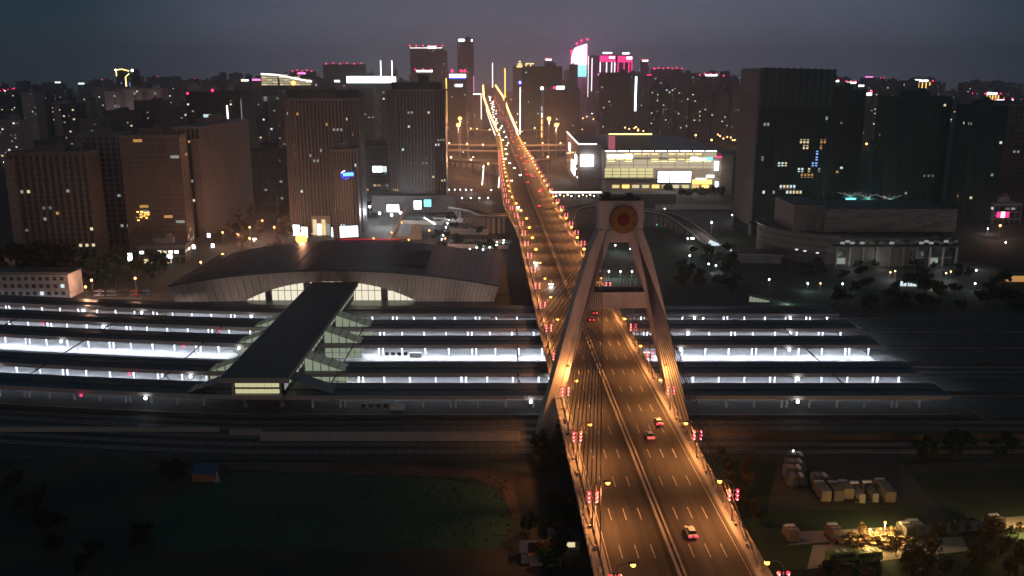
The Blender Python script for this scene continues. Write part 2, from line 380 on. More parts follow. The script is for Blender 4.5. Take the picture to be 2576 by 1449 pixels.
# emblem on the pylon head: red disc, gold ring and swirling rays
def disc(r, y, z, seg=48, wob=0, nw=8):
    return [(r * (1 + wob * math.cos(nw * 2 * math.pi * j / seg)) * math.cos(2 * math.pi * j / seg), y, z + r * (1 + wob * math.cos(nw * 2 * math.pi * j / seg)) * math.sin(2 * math.pi * j / seg)) for j in range(seg)]
def plate(name, r, y0, y1, z, mat, wob=0, r_in=None):
    b = MB(); o = disc(r, y0, z, 64, wob); n = 64
    if r_in:
        i = disc(r_in, y0, z, 64)
        b.v = o + i + [(x, y1, zz) for x, _, zz in o] + [(x, y1, zz) for x, _, zz in i]
        for j in range(n):
            k = (j + 1) % n
            b.f += [(j, k, n + k, n + j), (2 * n + j, 3 * n + j, 3 * n + k, 2 * n + k), (j, 2 * n + j, 2 * n + k, k), (n + j, n + k, 3 * n + k, 3 * n + j)]
    else:
        b.v = o + [(x, y1, zz) for x, _, zz in o]; b.f = [tuple(range(n)), tuple(range(2 * n - 1, n - 1, -1))] + [(j, n + j, n + (j + 1) % n, (j + 1) % n) for j in range(n)]
    return b.build(name, mat, py)
EZ = 66.7; EX = .75
for o in (plate('emblem_disc', 4.05, -3.62, -3.15, EZ, m_red), plate('emblem_ring', 3.75, -3.78, -3.6, EZ, m_gold, 0, 3.35), plate('emblem_band', 3.2, -3.72, -3.6, EZ, m_gold, .02, 1.75)): o.location.x = EX
for k in range(12):
    a0 = 2 * math.pi * k / 12; b = MB(); L = []; Rr = []
    for i in range(7):
        u = i / 6; r = 1.0 + 1.25 * u; a = a0 - 1.25 * u; wd = .30 * (1 - u) + .03
        L.append((r * math.cos(a) - wd * math.sin(a), r * math.sin(a) + wd * math.cos(a))); Rr.append((r * math.cos(a) + wd * math.sin(a), r * math.sin(a) - wd * math.cos(a)))
    for i in range(6):
        q = [L[i], L[i + 1], Rr[i + 1], Rr[i]]
        b.hexa([(x, -3.84, EZ + z) for x, z in q] + [(x, -3.70, EZ + z) for x, z in q])
    b.build('emblem_ray', m_red, py).location.x = EX
o = plate('emblem_core', 1.28, -3.86, -3.6, EZ, m_red); o.location.x = EX
for j in range(8):
    a = 2 * math.pi * (j + .5) / 8
    MB().tube([(2.55 * math.cos(a - .28), -3.76, EZ + 2.55 * math.sin(a - .28)), (2.95 * math.cos(a), -3.78, EZ + 2.95 * math.sin(a)), (2.55 * math.cos(a + .28), -3.76, EZ + 2.55 * math.sin(a + .28))], [.05, .14, .05], 5).build('emblem_scroll', m_red, py).location.x = EX
# stay cables
for sg in (-1, 1):
    for far in (-1, 1):
        for k in range(11):
            z = 47.5 + k * 1.25; x = 1.5 + sg * (10.6 - (z - 43) * .257 - 1.2)
            s = far * (13 + k * 8.6)
            top = (x, far * 2.6, z)
            MB().tube([top, (sg * 15.6, s, DZ + .3)], .13, 5).build('stay_cable', m_cable, br)
            BC('cable_anchor', br, m_conc, (sg * 15.6, s, DZ + .35), (.6, .9, .7))

# floodlights added on the parapets to brighten the pylon
for sg, sd in ((-1, 'left'), (1, 'right')):
    for q, (ds, aim, wd) in enumerate(((-26, (sg * 13, 0, 34), 'lower'), (-34, (sg * 3, 0, 62), 'upper'))):
        base = RD(SB + ds, sg * 15.9, DZ + .8); t = thing('added_floodlight', f'small added floodlight on the {sd} parapet aimed at the {wd} pylon', 'floodlight', base, RA, 'added pylon floodlights')
        BC('bracket', t, m_dark, (0, 0, .15), (.3, .3, .3)); BC('lamp_housing', t, m_dark, (0, .1, .5), (.7, .4, .5)); BC('lens', t, e_signw, (0, .32, .55), (.5, .06, .34))
        l = LIGHT('SPOT', 'pylon_fill' + str(q), t, (0, .5, .6), (8500, 14000)[q], (1, .46, .36), spot_size=R(44), spot_blend=.9, shadow_soft_size=.4)
        tgt = Vector((aim[0] - sg * 15.9 + 1.5, aim[1] - ds - 3, aim[2] - DZ - 1.4)); l.rotation_euler = tgt.to_track_quat('-Z', 'Y').to_euler()
    # lamp on the leg itself
    t = thing('pylon_leg_lamp', f'sodium lamp fixed to the {sd} pylon leg', 'lamp', RD(SB - 4.4, 1.5 + sg * 14.6, 22.5), RA, 'pylon leg lamps')
    BC('bracket', t, m_dark, (0, .6, .1), (.2, 1.0, .2)); BALL('bulb', t, e_sodium, (0, 0, 0), .42)
    LIGHT('POINT', 'leg_lamp', t, (0, -2.4, -1.5), 3600, COLS_, shadow_soft_size=.3)

# street lamps on the bridge
COLS = (1, .365, .105)
_pole = MB().tube([(0, 0, 0), (0, 0, 5), (0, 0, 8.2)], [.16, .12, .1], 7).mesh('lamp_pole', m_steel, True)
_arm = MB().tube([(0, 0, 8.1), (.15, 0, 9.2), (.7, 0, 10.0), (1.6, 0, 10.35), (3.0, 0, 10.35)], [.1, .09, .08, .07, .06], 6).mesh('lamp_arm', m_steel, True)
_head = MB().box(2.3, 3.5, -.26, .26, 10.34, 10.56).mesh('lamp_head', m_dark)
def lamp(name, label, loc, rz, group, lit=True, bulb=.42, bm=None, cat='street lamp', key='bridge_sodium', power=13500, sc=1.0, col=COLS):
    t = thing(name, label, cat, loc, rz, group)
    link('pole', _pole, t); link('arm', _arm, t); link('lamp_head', _head, t)
    BALL('bulb', t, bm or e_sodium, (3.1, 0, 10.05), bulb, .8)
    if lit: LIGHT('SPOT', key, t, (3.1, 0, 10.05 - bulb * .8 - .3), power, col, spot_size=R(158), spot_blend=.75, shadow_soft_size=.35)
    t.scale = (sc, sc, sc); return t
_lant = {}
def lantern_cluster(loc, rz, label):
    t = thing('lantern_cluster', label, 'lanterns', loc, rz, 'red lantern clusters on the bridge lamp posts')
    BC('bracket', t, m_dark, (0, 0, 3.05), (1.9, .08, .08))
    for x in (-.85, .85):
        for q in range(3):
            l = BALL('lantern', t, e_lantern, (x, 0, 2.5 - q * .95), .41, .85)
            BALL('lantern_bulb', t, e_lancore, (x, -.36, 2.42 - q * .95), .17)
    return t
ip = 0
for side, sw in ((-1, 'left'), (1, 'right')):
    nb = na = 0
    for k in range(-1, 38):
        s = 141.3 + 32.3 * k
        if side > 0 and k < 0: pass
        near = s < SB
        loc = RD(s, side * (15.0 if side > 0 or s < 560 else mw(s) - 1.2), DZ)
        rz = RA if side < 0 else RA + math.pi
        if k == 4 - 0 and side < 0: loc = RD(s, side * 15.0, DZ)
        if s < 1340:
            if near: lab = f'sodium street lamp on {sw} bridge parapet, {od(nb if False else int((SB - s) // 32.3))} one in front of the pylon'
            else: lab = f'sodium street lamp on {sw} bridge parapet, {od(int((s - SB) // 32.3))} one beyond the pylon'
            lamp('street_lamp', lab, loc, rz, 'street lamps along the bridge', True, .5 if s < 420 else .75)
            if s < 1060:
                ln = lab.replace('sodium street lamp on', 'six red lanterns on lamp post of').replace('bridge parapet', 'parapet')
                lantern_cluster(loc + Vector((0, 0, 5.4)), RA, ln)
# the avenue carries on beyond the bridge
av = thing('far_avenue', 'lit avenue running straight to the city centre beyond the bridge', 'road', RD(1350, 0, 0), RA)
def ahw(d): return 18 + min(d, 1700) * .0105
AE = 4350.0
def az(d): return DZ + max(0, d - 700) * .0095
b = MB()
SEG = [(.3, 350), (350, 700), (700, 1200), (1200, 1700), (1700, 3000), (3000, AE)]
for a, c in SEG:
    b.hexa([(-ahw(a), a, az(a) - 2), (ahw(a), a, az(a) - 2), (ahw(c), c, az(c) - 2), (-ahw(c), c, az(c) - 2), (-ahw(a), a, az(a)), (ahw(a), a, az(a)), (ahw(c), c, az(c)), (-ahw(c), c, az(c))])
b.build('deck', m_conc2, av)
for sg in (-1, 1):
    b = MB(); p_ = MB()
    for a, c in SEG:
        q = [(sg * .8, a), (sg * (ahw(a) - 2), a), (sg * (ahw(c) - 2), c), (sg * .8, c)]
        b.quad(*[(x, y, az(y) + .03) for x, y in (q if sg > 0 else q[::-1])])
        xa, xc = sg * (ahw(a) - 1), sg * (ahw(c) - 1)
        p_.hexa([(xa - .4, a, az(a)), (xa + .4, a, az(a)), (xc + .4, c, az(c)), (xc - .4, c, az(c)), (xa - .4, a, az(a) + 1), (xa + .4, a, az(a) + 1), (xc + .4, c, az(c) + 1), (xc - .4, c, az(c) + 1)])
    b.build('carriageway', m_asph, av); p_.build('parapet', m_conc, av)
    for a, c in ((60, 260), (275, 480), (500, 690), (710, 1050)):
        MB().tube([(sg * (ahw(a) - .5), a, az(a) + 1.9), (sg * (ahw(c) - .5), c, az(c) + 1.9)], .75, 5).build('light_strip', e_signw, av)
BC('median_barrier', av, m_conc, (0, 350, DZ + .4), (.6, 698, .8))
n_ = 0
for sg, sw in ((-1, 'left'), (1, 'right')):
    for k in range(64):
        d = 30 + k * 44 + (k > 44) * (k - 44) * 36
        t = thing('distant_street_lamp', f'tiny sodium lamp far up the avenue, {od(k)} of its {sw} row', 'street lamp', RD(1350 + d, sg * (ahw(d) - .2), az(d)), RA if sg < 0 else RA + math.pi, 'distant lamps of the avenue')
        link('pole', _pole, t); BALL('bulb', t, e_sodfar, (2.5, 0, 10.1), 1.5 + d * .001, .8)
for k in range(15):
    LIGHT('POINT', 'avenue_glow', av, (((-1) ** k) * 14, 60 + k * 160, az(60 + k * 160) + 13), 24000, (1, .45, .26), shadow_soft_size=1.5)

# ================================================================== RAMPS
def ramp_road(name, label, pts, width, par=.9):
    t = thing(name, label, 'ramp', (pts[0][0], pts[0][1], 0)); o = Vector((pts[0][0], pts[0][1], 0))
    P = [Vector(p) for p in pts]; L, Rr = [], []
    for i, p in enumerate(P):
        d = P[min(i + 1, len(P) - 1)] - P[max(i - 1, 0)]; d.z = 0; d.normalize(); n = Vector((d.y, -d.x, 0))
        L.append(p - n * width / 2 - o); Rr.append(p + n * width / 2 - o)
    b = MB()
    for i in range(len(P) - 1):
        q = [L[i], Rr[i], Rr[i + 1], L[i + 1]]
        b.hexa([(v.x, v.y, v.z - 1.2) for v in q] + [(v.x, v.y, v.z) for v in q])
    b.build('deck', m_asph, t)
    for E_ in (L, Rr):
        b = MB()
        for i in range(len(P) - 1):
            d = (E_[i + 1] - E_[i]); d.z = 0; d.normalize(); n = Vector((d.y, -d.x, 0)) * .22
            q = [E_[i] - n, E_[i] + n, E_[i + 1] + n, E_[i + 1] - n]
            b.hexa([(v.x, v.y, v.z - .02) for v in q] + [(v.x, v.y, v.z + par) for v in q])
        b.build('parapet', m_conc, t)
    for i in range(1, len(P) - 1):
        if P[i].z > 4: B('pier', t, m_conc2, P[i].x - o.x - 1, P[i].x - o.x + 1, P[i].y - o.y - 1, P[i].y - o.y + 1, 0, P[i].z - 1.19)
    return t
def smooth(pts, n=5):
    P = [Vector(p) for p in pts]; out = []
    for i in range(len(P) - 1):
        a, b_, c, d = P[max(i - 1, 0)], P[i], P[i + 1], P[min(i + 2, len(P) - 1)]
        for k in range(n):
            u = k / n; out.append(.5 * ((2 * b_) + (c - a) * u + (2 * a - 5 * b_ + 4 * c - d) * u * u + (3 * b_ - a - 3 * c + d) * u ** 3))
    return out + [P[-1]]
p0 = RD(585, 18, 12.6)
ramp_road('slip_ramp', 'slip road curving away to the east behind the pylon', smooth([p0, G(1447, 523, 12.5), G(1530, 517, 12.4), G(1620, 528, 11.5), G(1690, 543, 9.5), G(1757, 587, 5), G(1817, 640, .4)]), 9)
ramp_road('slip_ramp', 'slip road peeling off the bridge towards the station square', smooth([RD(610, -21.5, 12.6), G(1218, 541, 12.4), G(1190, 530, 11.5), G(1140, 522, 9.5)]), 8)
for i, (y, z, xl, xr, Y0) in enumerate([(328, 12, 1122, 1390, 0), (366, 14, 1122, 1420, 0), (380, 9, 1122, 1425, 0)]):
    a, m_, c = G(xl, y - 2, z), G(1255, y, z), G(xr, y - 1, z)
    la = ['farthest', 'middle', 'nearest'][i]
    ramp_road('interchange_overpass', f'{la} of the three flat overpasses west of the viaduct, lit orange', [a, (a + G(1235, y, z)) / 2, RD(G(1235, y, z).y, -19, z - .3)], 9)
    ramp_road('interchange_overpass', f'{la} of the three flat overpasses east of the viaduct, lit orange', [RD(G(1290, y, z).y, 19, z - .3), (G(1310, y, z) + c) / 2, c], 9)
ramp_road('slip_ramp', 'narrow lit ramp reaching the viaduct from the west below the overpasses', smooth([G(1122, 402, 6), G(1190, 407, 9), RD(G(1235, 415, 12).y, -18, 12.6)]), 7)
ramp_road('slip_ramp', 'narrow lit ramp reaching the viaduct from the east below the overpasses', smooth([RD(G(1325, 408, 12).y, 18, 12.6), G(1350, 404, 9), G(1390, 400, 6)]), 7)

# high masts of the interchange (sodium)
for i, (x, y, Y, lab) in enumerate([(1157, 298, 1180, 'upper of two tall orange lamp masts west of the viaduct'), (1153, 314, 1080, 'lower of two tall orange lamp masts west of the viaduct'), (1381, 298, 1180, 'upper of two tall orange lamp masts east of the viaduct'), (1400, 314, 1080, 'lower of two tall orange lamp masts east of the viaduct')]):
    p = V(x, y, Y); t = thing('high_mast_lamp', lab, 'lamp mast', (p.x, p.y, 0), 0, 'high masts of the interchange')
    MB().tube([(0, 0, 0), (0, 0, p.z)], [.6, .25], 7).build('mast', m_steel, t)
    BC('lamp_ring', t, m_dark, (0, 0, p.z + 2.3), (3, 3, .4))
    BALL('bulb', t, e_sodium, (0, 0, p.z), 2.6, .8)
    LIGHT('POINT', 'mast_sodium', t, (0, 0, p.z - 4), 95000, (1, .42, .2), shadow_soft_size=2)
# the glaring lamp behind the station roof
p = V(758, 601, 497); t = thing('high_mast_lamp', 'glaring orange lamp mast rising behind the station roof', 'lamp mast', (p.x, p.y, 0))
MB().tube([(0, 0, 0), (0, 0, p.z)], [.4, .2], 7).build('mast', m_steel, t); BC('lamp_ring', t, m_dark, (0, 0, p.z + 4.6), (2, 2, .3))
BALL('bulb', t, e_flare, (0, 0, p.z), 3.3, .95); LIGHT('POINT', 'station_mast', t, (0, -.5, p.z + 3.8), 65000, (1, .47, .26), shadow_soft_size=1)

# ================================================================== RAILWAY STATION
def dl(x): return 0 if x > -80 else 10 * ((-x - 80) / 90) ** 1.3
def strip(name, mat, parent, org, x0, x1, ya, yb, z0, z1, step=10):
    xs = [x0]
    while xs[-1] + step < min(x1, -80): xs.append(xs[-1] + step)
    if x1 > -80 and x0 < -80: xs.append(-80.0)
    xs.append(x1); b = MB(); ox, oy = org
    for a, c in zip(xs, xs[1:]):
        da, dc = dl(a), dl(c)
        b.hexa([(a - ox, ya + da - oy, z0), (c - ox, ya + dc - oy, z0), (c - ox, yb + dc - oy, z0), (a - ox, yb + da - oy, z0),
                (a - ox, ya + da - oy, z1), (c - ox, ya + dc - oy, z1), (c - ox, yb + dc - oy, z1), (a - ox, yb + da - oy, z1)])
    bm = b.build(name, mat, parent); return bm
XL, XR = -275.0, 140.0
PL = [(268, 280, 'nearest'), (290, 302, 'second'), (323, 335, 'third'), (345, 358, 'fourth'), (368, 381, 'farthest')]
LP = [10, 3600, 3200, 3800, 3600]
for i, (ya, yb, wd) in enumerate(PL):
    yc = (ya + yb) / 2; org = (-40, yc)
    p = thing('station_platform', f'long paved railway platform, {wd} one from the viewer', 'platform', (-40, yc, 0))
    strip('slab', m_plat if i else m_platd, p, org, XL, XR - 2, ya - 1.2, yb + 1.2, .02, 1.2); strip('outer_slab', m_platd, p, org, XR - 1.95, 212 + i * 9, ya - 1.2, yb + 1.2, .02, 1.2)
    strip('edge_line', m_paint, p, org, XL, XR, ya - .6, ya - .3, 1.2, 1.212)
    strip('edge_line', m_paint, p, org, XL, XR, yb + .3, yb + .6, 1.2, 1.212)
    c = thing('platform_canopy', f'long dark sheet-metal canopy over the {wd} platform from the viewer', 'canopy', (-40, yc, 0))
    strip('roof', m_canopy, c, org, XL, XR, ya, yb, 6.9, 7.3)
    strip('fascia', m_fascia, c, org, XL, XR, ya - .22, ya - .003, 6.05, 7.36)
    strip('fascia', m_fascia, c, org, XL, XR, yb + .003, yb + .22, 6.05, 7.36)
    strip('roof_ridge', m_canopy, c, org, XL, XR, yc - .5, yc + .5, 7.3, 7.55)
    for x in range(int(XL) + 3, int(XR), 9):
        if -93 < x < -69: continue
        cx_ = x + 40 + (i * 2.3) % 5
        BC('column', c, m_white, (cx_, dl(x) - .5, 4.05), (.55, .55, 5.7))
        if x % 4 == 0: BC('column', c, m_white, (cx_ + 1.6, dl(x) - .5, 4.05), (.55, .55, 5.7))
    # luminaires under the roof
    key = f'platform_{i}'
    x = XL + 8
    while x < XR - 6:
        if not (-101 < x < -62):
            BC('light_tube', c, e_tube if i else m_white, (x + 40, dl(x) - 3.2, 6.75), (9, .16, .1))
            l = LIGHT('AREA', key, c, (x + 40, dl(x) - 3.2, 6.6), LP[i], (.80, .88, 1), shape='RECTANGLE', size=20.5, size_y=.5)
        x += 21
    # diagonal end brace and small items
    MB().tube([(XR + 40, -5.5, 7), (XR + 49, -5.5 - 6, 1.3)], .12, 5).build('end_brace', m_steel, c)
    # floodlights and red signals hung at the canopy edge
    for j, (x, mt) in enumerate([(-205, e_beacon), (-178, e_white), (-128, e_beacon), (-106, e_white), (18, e_white), (62, e_white), (103, e_white)]):
        xx = x + i * 7 - 12
        BALL('canopy_floodlight', c, mt if i != 4 else e_white, (xx + 40, ya - yc - .9 + dl(xx), 5.6), .5 if mt is e_white else .38)
    # notice boards, vending kiosk, bins on the slab
    for j, x in enumerate((-48, -20, 40, 88)):
        if i in (0, 2) and j in (0, 2):
            k = thing('train_notice_board', f'row of dark notice panels on the {wd} platform, {"west" if j == 0 else "east"} one', 'notice board', (x, yc - 3, 1.2))
            for q in range(4): BC('panel', k, m_dark, (q * 2.4, 0, 1.6), (1.4, .2, 1.2)); BC('post', k, m_steel, (q * 2.4, .15, .6), (.1, .1, 1.2))
            BC('kiosk_panel', k, m_white, (11, 0, 1.1), (4.5, .6, 2.0))
# beams carrying the overhead wires
for a, (y0, y1, wd) in enumerate([(302, 323, 'second and third'), (280, 290, 'nearest and second'), (335, 345, 'third and fourth')]):
    for j, x in enumerate([-208, -165, -118, -60, 2, 58, 110]):
        t = thing('catenary_beam', f'dark overhead wire beam between the {wd} canopies, {od(j)} from the west', 'beam', (x, y0, 0), 0, 'overhead wire beams')
        MB().tube([(0, dl(x), 7.2), (0, y1 - y0 + dl(x), 7.2)], .24, 5).build('beam', m_dark, t)
        MB().tube([(0, (y1 - y0) / 2 + dl(x), 7.2), (.8, (y1 - y0) / 2 + dl(x), 5.6)], .1, 5).build('wire_drop', m_dark, t)
# tracks
for i, (y, lab) in enumerate([(241, 'nearest yard track'), (246.5, 'second yard track'), (252, 'third yard track'), (258, 'fourth yard track'), (263.5, 'track before the nearest platform'), (283, 'near track between nearest and second platform'), (287, 'far track between nearest and second platform'), (306, 'nearest of three tracks in the wide gap'), (312, 'middle of three tracks in the wide gap'), (318, 'farthest of three tracks in the wide gap'), (338, 'near track between third and fourth platform'), (342, 'far track between third and fourth platform'), (361.5, 'near track between fourth and farthest platform'), (365, 'far track between fourth and farthest platform'), (386, 'track beside the station hall')]):
    t = thing('railway_track', f'pair of steel rails on ballast, {lab}', 'track', (0, y, 0), 0, 'railway tracks')
    for q in (-.72, .72): strip('rail', m_rail, t, (0, y), -300, 300, y + q - .1, y + q + .1, .02, .22)
    sl = MB()
    for k in range(0, 190): x = -285 + k * 3.0; sl.box(x, x + .3, dl(x) - 1.3, dl(x) + 1.3, .01, .12)
    o = sl.build('sleepers', m_conc2, t); o['kind'] = 'stuff'

# hall
hx, hw, hy0, hy1 = -82.0, 76.0, 398.0, 468.0
hall = thing('station_hall', 'large railway station hall with curved dark roof and beige arched front', 'station', (hx, hy0, 0))
zf = lambda u: 20.3 - 7.4 * u * u
zb = lambda u: 21.0 - 8.6 * u * u
NP = 38
for i in range(NP):
    u0, u1 = -1 + 2 * i / NP, -1 + 2 * (i + 1) / NP; g = .05 / hw
    st = .03 if i % 2 else 0
    pts = []
    for zoff in (-.9, 0):
        pts += [((u0 + g) * hw, -.6, zf(u0) + zoff + st), ((u1 - g) * hw, -.6, zf(u1) + zoff + st), ((u1 - g) * hw, 70.5, zb(u1) + zoff + st), ((u0 + g) * hw, 70.5, zb(u0) + zoff + st)]
    MB().hexa(pts).build('roof_panel', m_roofblue, hall)
b = MB()
for i in range(NP):
    u0, u1 = -1 + 2 * i / NP, -1 + 2 * (i + 1) / NP
    b.hexa([(u0 * hw * .99, 0, zf(u0) - 1.6), (u1 * hw * .99, 0, zf(u1) - 1.6), (u1 * hw * .99, 70, zb(u1) - 1.6), (u0 * hw * .99, 70, zb(u0) - 1.6), (u0 * hw * .99, 0, zf(u0) - .8), (u1 * hw * .99, 0, zf(u1) - .8), (u1 * hw * .99, 70, zb(u1) - .8), (u0 * hw * .99, 70, zb(u0) - .8)])
b.build('roof_deck', m_dark, hall)
def zbot(u):
    x = abs(u * hw + 2) / 50
    return max(0, 14.2 * (1 - x ** 2.2)) if x < 1 else 0
NF = 84
for i in range(NF):
    u0, u1 = -1 + 2 * i / NF, -1 + 2 * (i + 1) / NF; g = .06 / hw
    a, c = u0 + g, u1 - g
    def P(u, z, top): return (u * hw * (1 if top else .95), -.55 if top else 1.2 * min(1, z / 14) - 0.2, z)
    za, zc = zbot(u0), zbot(u1); ta, tc_ = zf(u0) - .95, zf(u1) - .95
    y = .35 if i % 2 else .0
    q = [(a * hw * (1 - .05 * (1 - za / 20)), y + .9, za), (c * hw * (1 - .05 * (1 - zc / 20)), y + .9, zc), (c * hw * (1 - .05 * (1 - zc / 20)), y + 1.6, zc), (a * hw * (1 - .05 * (1 - za / 20)), y + 1.6, za),
         (a * hw, y - .5, ta), (c * hw, y - .5, tc_), (c * hw, y + .6, tc_), (a * hw, y + .6, ta)]
    MB().hexa(q).build('fascia_panel', m_fascia, hall)
# window wall under the arch
for i in range(31):
    x = -48 + i * 3.0; xa = abs(x + 1.5 + 2) / 50
    top = 15.2 * (1 - min(1, xa) ** 2.2) + .9
    if top < 4.6: continue
    if (i % 6) == 5: B('window_pier', hall, m_dark, x, x + 3, 4.6, 5.4, 0, min(top, 15.5)); continue
    B('window_pane', hall, e_hall, x + .12, x + 2.88, 5.0, 5.1, 4.2, min(top, 15.2))
    B('mullion', hall, m_conc2, x - .1, x + .1, 4.7, 5.0, 3.0, min(top, 15.2))
B('transom', hall, m_conc2, -48, 45, 4.72, 4.98, 9.0, 9.25)
B('plinth', hall, m_conc2, -50, 47, 4.4, 6, 0, 4.2)
for sx in (-1, 1): B('side_wall', hall, m_conc2, sx * 69 - .8, sx * 69 + .8, 3, 68, 0, 12)
B('back_wall', hall, m_conc2, -68, 68, 66, 68, 0, 13)
B('ridge_light_strip', hall, e_ridge, -10, 22, 70.0, 70.6, 21.1, 21.5)
B('low_roof', hall, m_canopy, -74, 74, -16, 3.0, 4.4, 4.9)
B('low_wall', hall, m_conc2, -72, 72, -14, 2.9, 0, 4.39)
for q in range(9):
    B('roof_vent', hall, m_roofblue, 24, 41, 14 + q * 4, 15.2 + q * 4, 18.4, 19.75 - (q % 2) * .1)
for x in (-66, -44, 44, 66, -22, 22):  # uplights added to brighten the fascia
    BC('added_uplight', hall, m_dark, (x, -13, 5.1), (.6, .5, .5))
    l = LIGHT('SPOT', 'fascia_fill', hall, (x, -12.6, 5.5), 1500, (1, .78, .66), spot_size=R(130), spot_blend=.9, shadow_soft_size=.5); l.rotation_euler = Vector((0, 12, 7)).to_track_quat('-Z', 'Y').to_euler()
LIGHT('AREA', 'hall_lamp', hall, (0, 2.2, 12), 900, (1, .9, .7), shape='RECTANGLE', size=60, size_y=2)

# elevated concourse over the tracks
co = thing('elevated_concourse', 'long straight station footbridge with flat dark roof crossing the platforms', 'footbridge', (-81.2, 268, 0))
B('roof', co, m_roofblue, -10.6, 10.6, -2.6, 131, 13.5, 14.1)
B('roof_edge', co, m_fascia, -10.9, 10.9, -2.95, -2.605, 12.6, 14.2)
for sx in (-1, 1): B('roof_edge', co, m_fascia, sx * 10.75 - .145, sx * 10.75 + .145, -2.6, 128, 13.0, 14.2)
B('floor', co, m_conc2, -8.6, 8.6, 0, 129, 6.4, 7.4)
B('core', co, m_dark, -8.2, 8.2, .5, 129, 7.4, 13.5)
for q in range(2):
    for j in range(6): B('louvre_pane', co, e_yel, -7.0 + j * 2.35, -4.75 + j * 2.35, .3, .48, 8.0 + q * 2.1, 9.4 + q * 2.1)
B('end_sill', co, m_fascia, -8.4, 8.4, -.6, .3, 6.3, 7.7); B('end_beam', co, m_fascia, -8.4, 8.4, -.3, .3, 12.0, 12.6)
for x in (-8.0, 7.4): B('end_post', co, m_fascia, x, x + .6, -.3, .3, 7.7, 12.0)
for sx in (-1, 1):
    for j in range(26):
        y = 2 + j * 4.9
        B('side_pane', co, e_stair if j % 3 else e_wdim, sx * 8.35 - .06, sx * 8.35 + .06, y, y + 4.2, 8.6, 12.4)
        B('side_mullion', co, m_fascia, sx * 8.5 - .14, sx * 8.5 + .14, y + 4.25, y + 4.8, 7.4, 13.45)
for y in (4, 44, 74, 104):
    for x in (-6, 6): B('pillar', co, m_conc2, x - .6, x + .6, y + 1.5, y + 2.7, 1.2, 6.39)
# glazed stair enclosures down to the platforms
for i, (ya, yb, wd) in enumerate(PL[:4]):
    yc = (ya + yb) / 2
    for sx in (-1, 1):
        t = thing('stair_enclosure', f'slanting glazed stair enclosure down to the {wd} platform, {"east" if sx > 0 else "west"} of the footbridge', 'stair enclosure', (-81.2 + sx * 9, yc, 0), 0, 'stair enclosures of the footbridge')
        X0, X1 = 0, sx * 17.0
        lo, hi = min(X0, X1), max(X0, X1)
        def zt(x): return 12.6 - abs(x) * .36
        b = MB().hexa([(X0, -3.6, zt(0) - .3), (X1, -3.6, zt(X1) - .3), (X1, 3.6, zt(X1) - .3), (X0, 3.6, zt(0) - .3), (X0, -3.6, zt(0)), (X1, -3.6, zt(X1)), (X1, 3.6, zt(X1)), (X0, 3.6, zt(0))])
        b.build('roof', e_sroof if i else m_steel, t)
        for q in range(6):
            x = sx * (.6 + q * 2.8)
            BC('roof_rib', t, m_steel, (x, 0, zt(x) + .1), (.2, 7.3, .25))
            x2 = sx * (.6 + (q + 1) * 2.8 - .25)
            if abs(x2) < 17 and i:
                for sy in (-1, 1):
                    MB().hexa([(x, sy * 3.3 - .05, 1.25), (x2, sy * 3.3 - .05, 1.25), (x2, sy * 3.3 + .05, 1.25), (x, sy * 3.3 + .05, 1.25), (x, sy * 3.3 - .05, zt(x) - .35), (x2, sy * 3.3 - .05, zt(x2) - .35), (x2, sy * 3.3 + .05, zt(x2) - .35), (x, sy * 3.3 + .05, zt(x) - .35)]).build('glass_pane', e_stair if i else m_dark, t)
            if i: BC('frame_post', t, m_fascia, (x, -3.45, (zt(x)) / 2 + .3), (.22, .2, zt(x) - 1.6))
        for z in ((3.4, 5.6) if i else ()): BC('rail', t, m_fascia, (sx * 8, -3.44, z), (16, .12, .16))
        if i: LIGHT('POINT', 'stair_lamp', t, (sx * 19.5, 0, 4.6), 900, (.85, .95, .85), shadow_soft_size=.5)

# white three-storey block by the tracks
t = thing('railway_office', 'low pale three-storey block with flat roof beside the station hall', 'building', (-231, 424, 0))
B('wall', t, M('office_wall', (.52, .46, .45), .85, .1, .2), -34, 14, 0, 14, 0, 12); B('roof', t, m_roofblue, -34.4, 14.4, -.4, 14.4, 12, 12.5)
for f in range(3):
    for j in range(13): B('window', t, (e_wcool if (f, j) in ((2, 3), (0, 1), (0, 9), (1, 12)) else m_glass), -32 + j * 3.5, -30.2 + j * 3.5, -.06, .05, 1.6 + f * 3.7, 3.4 + f * 3.7)
B('parapet', t, m_conc, -34.4, 14.4, -.45, -.05, 12.5, 13)

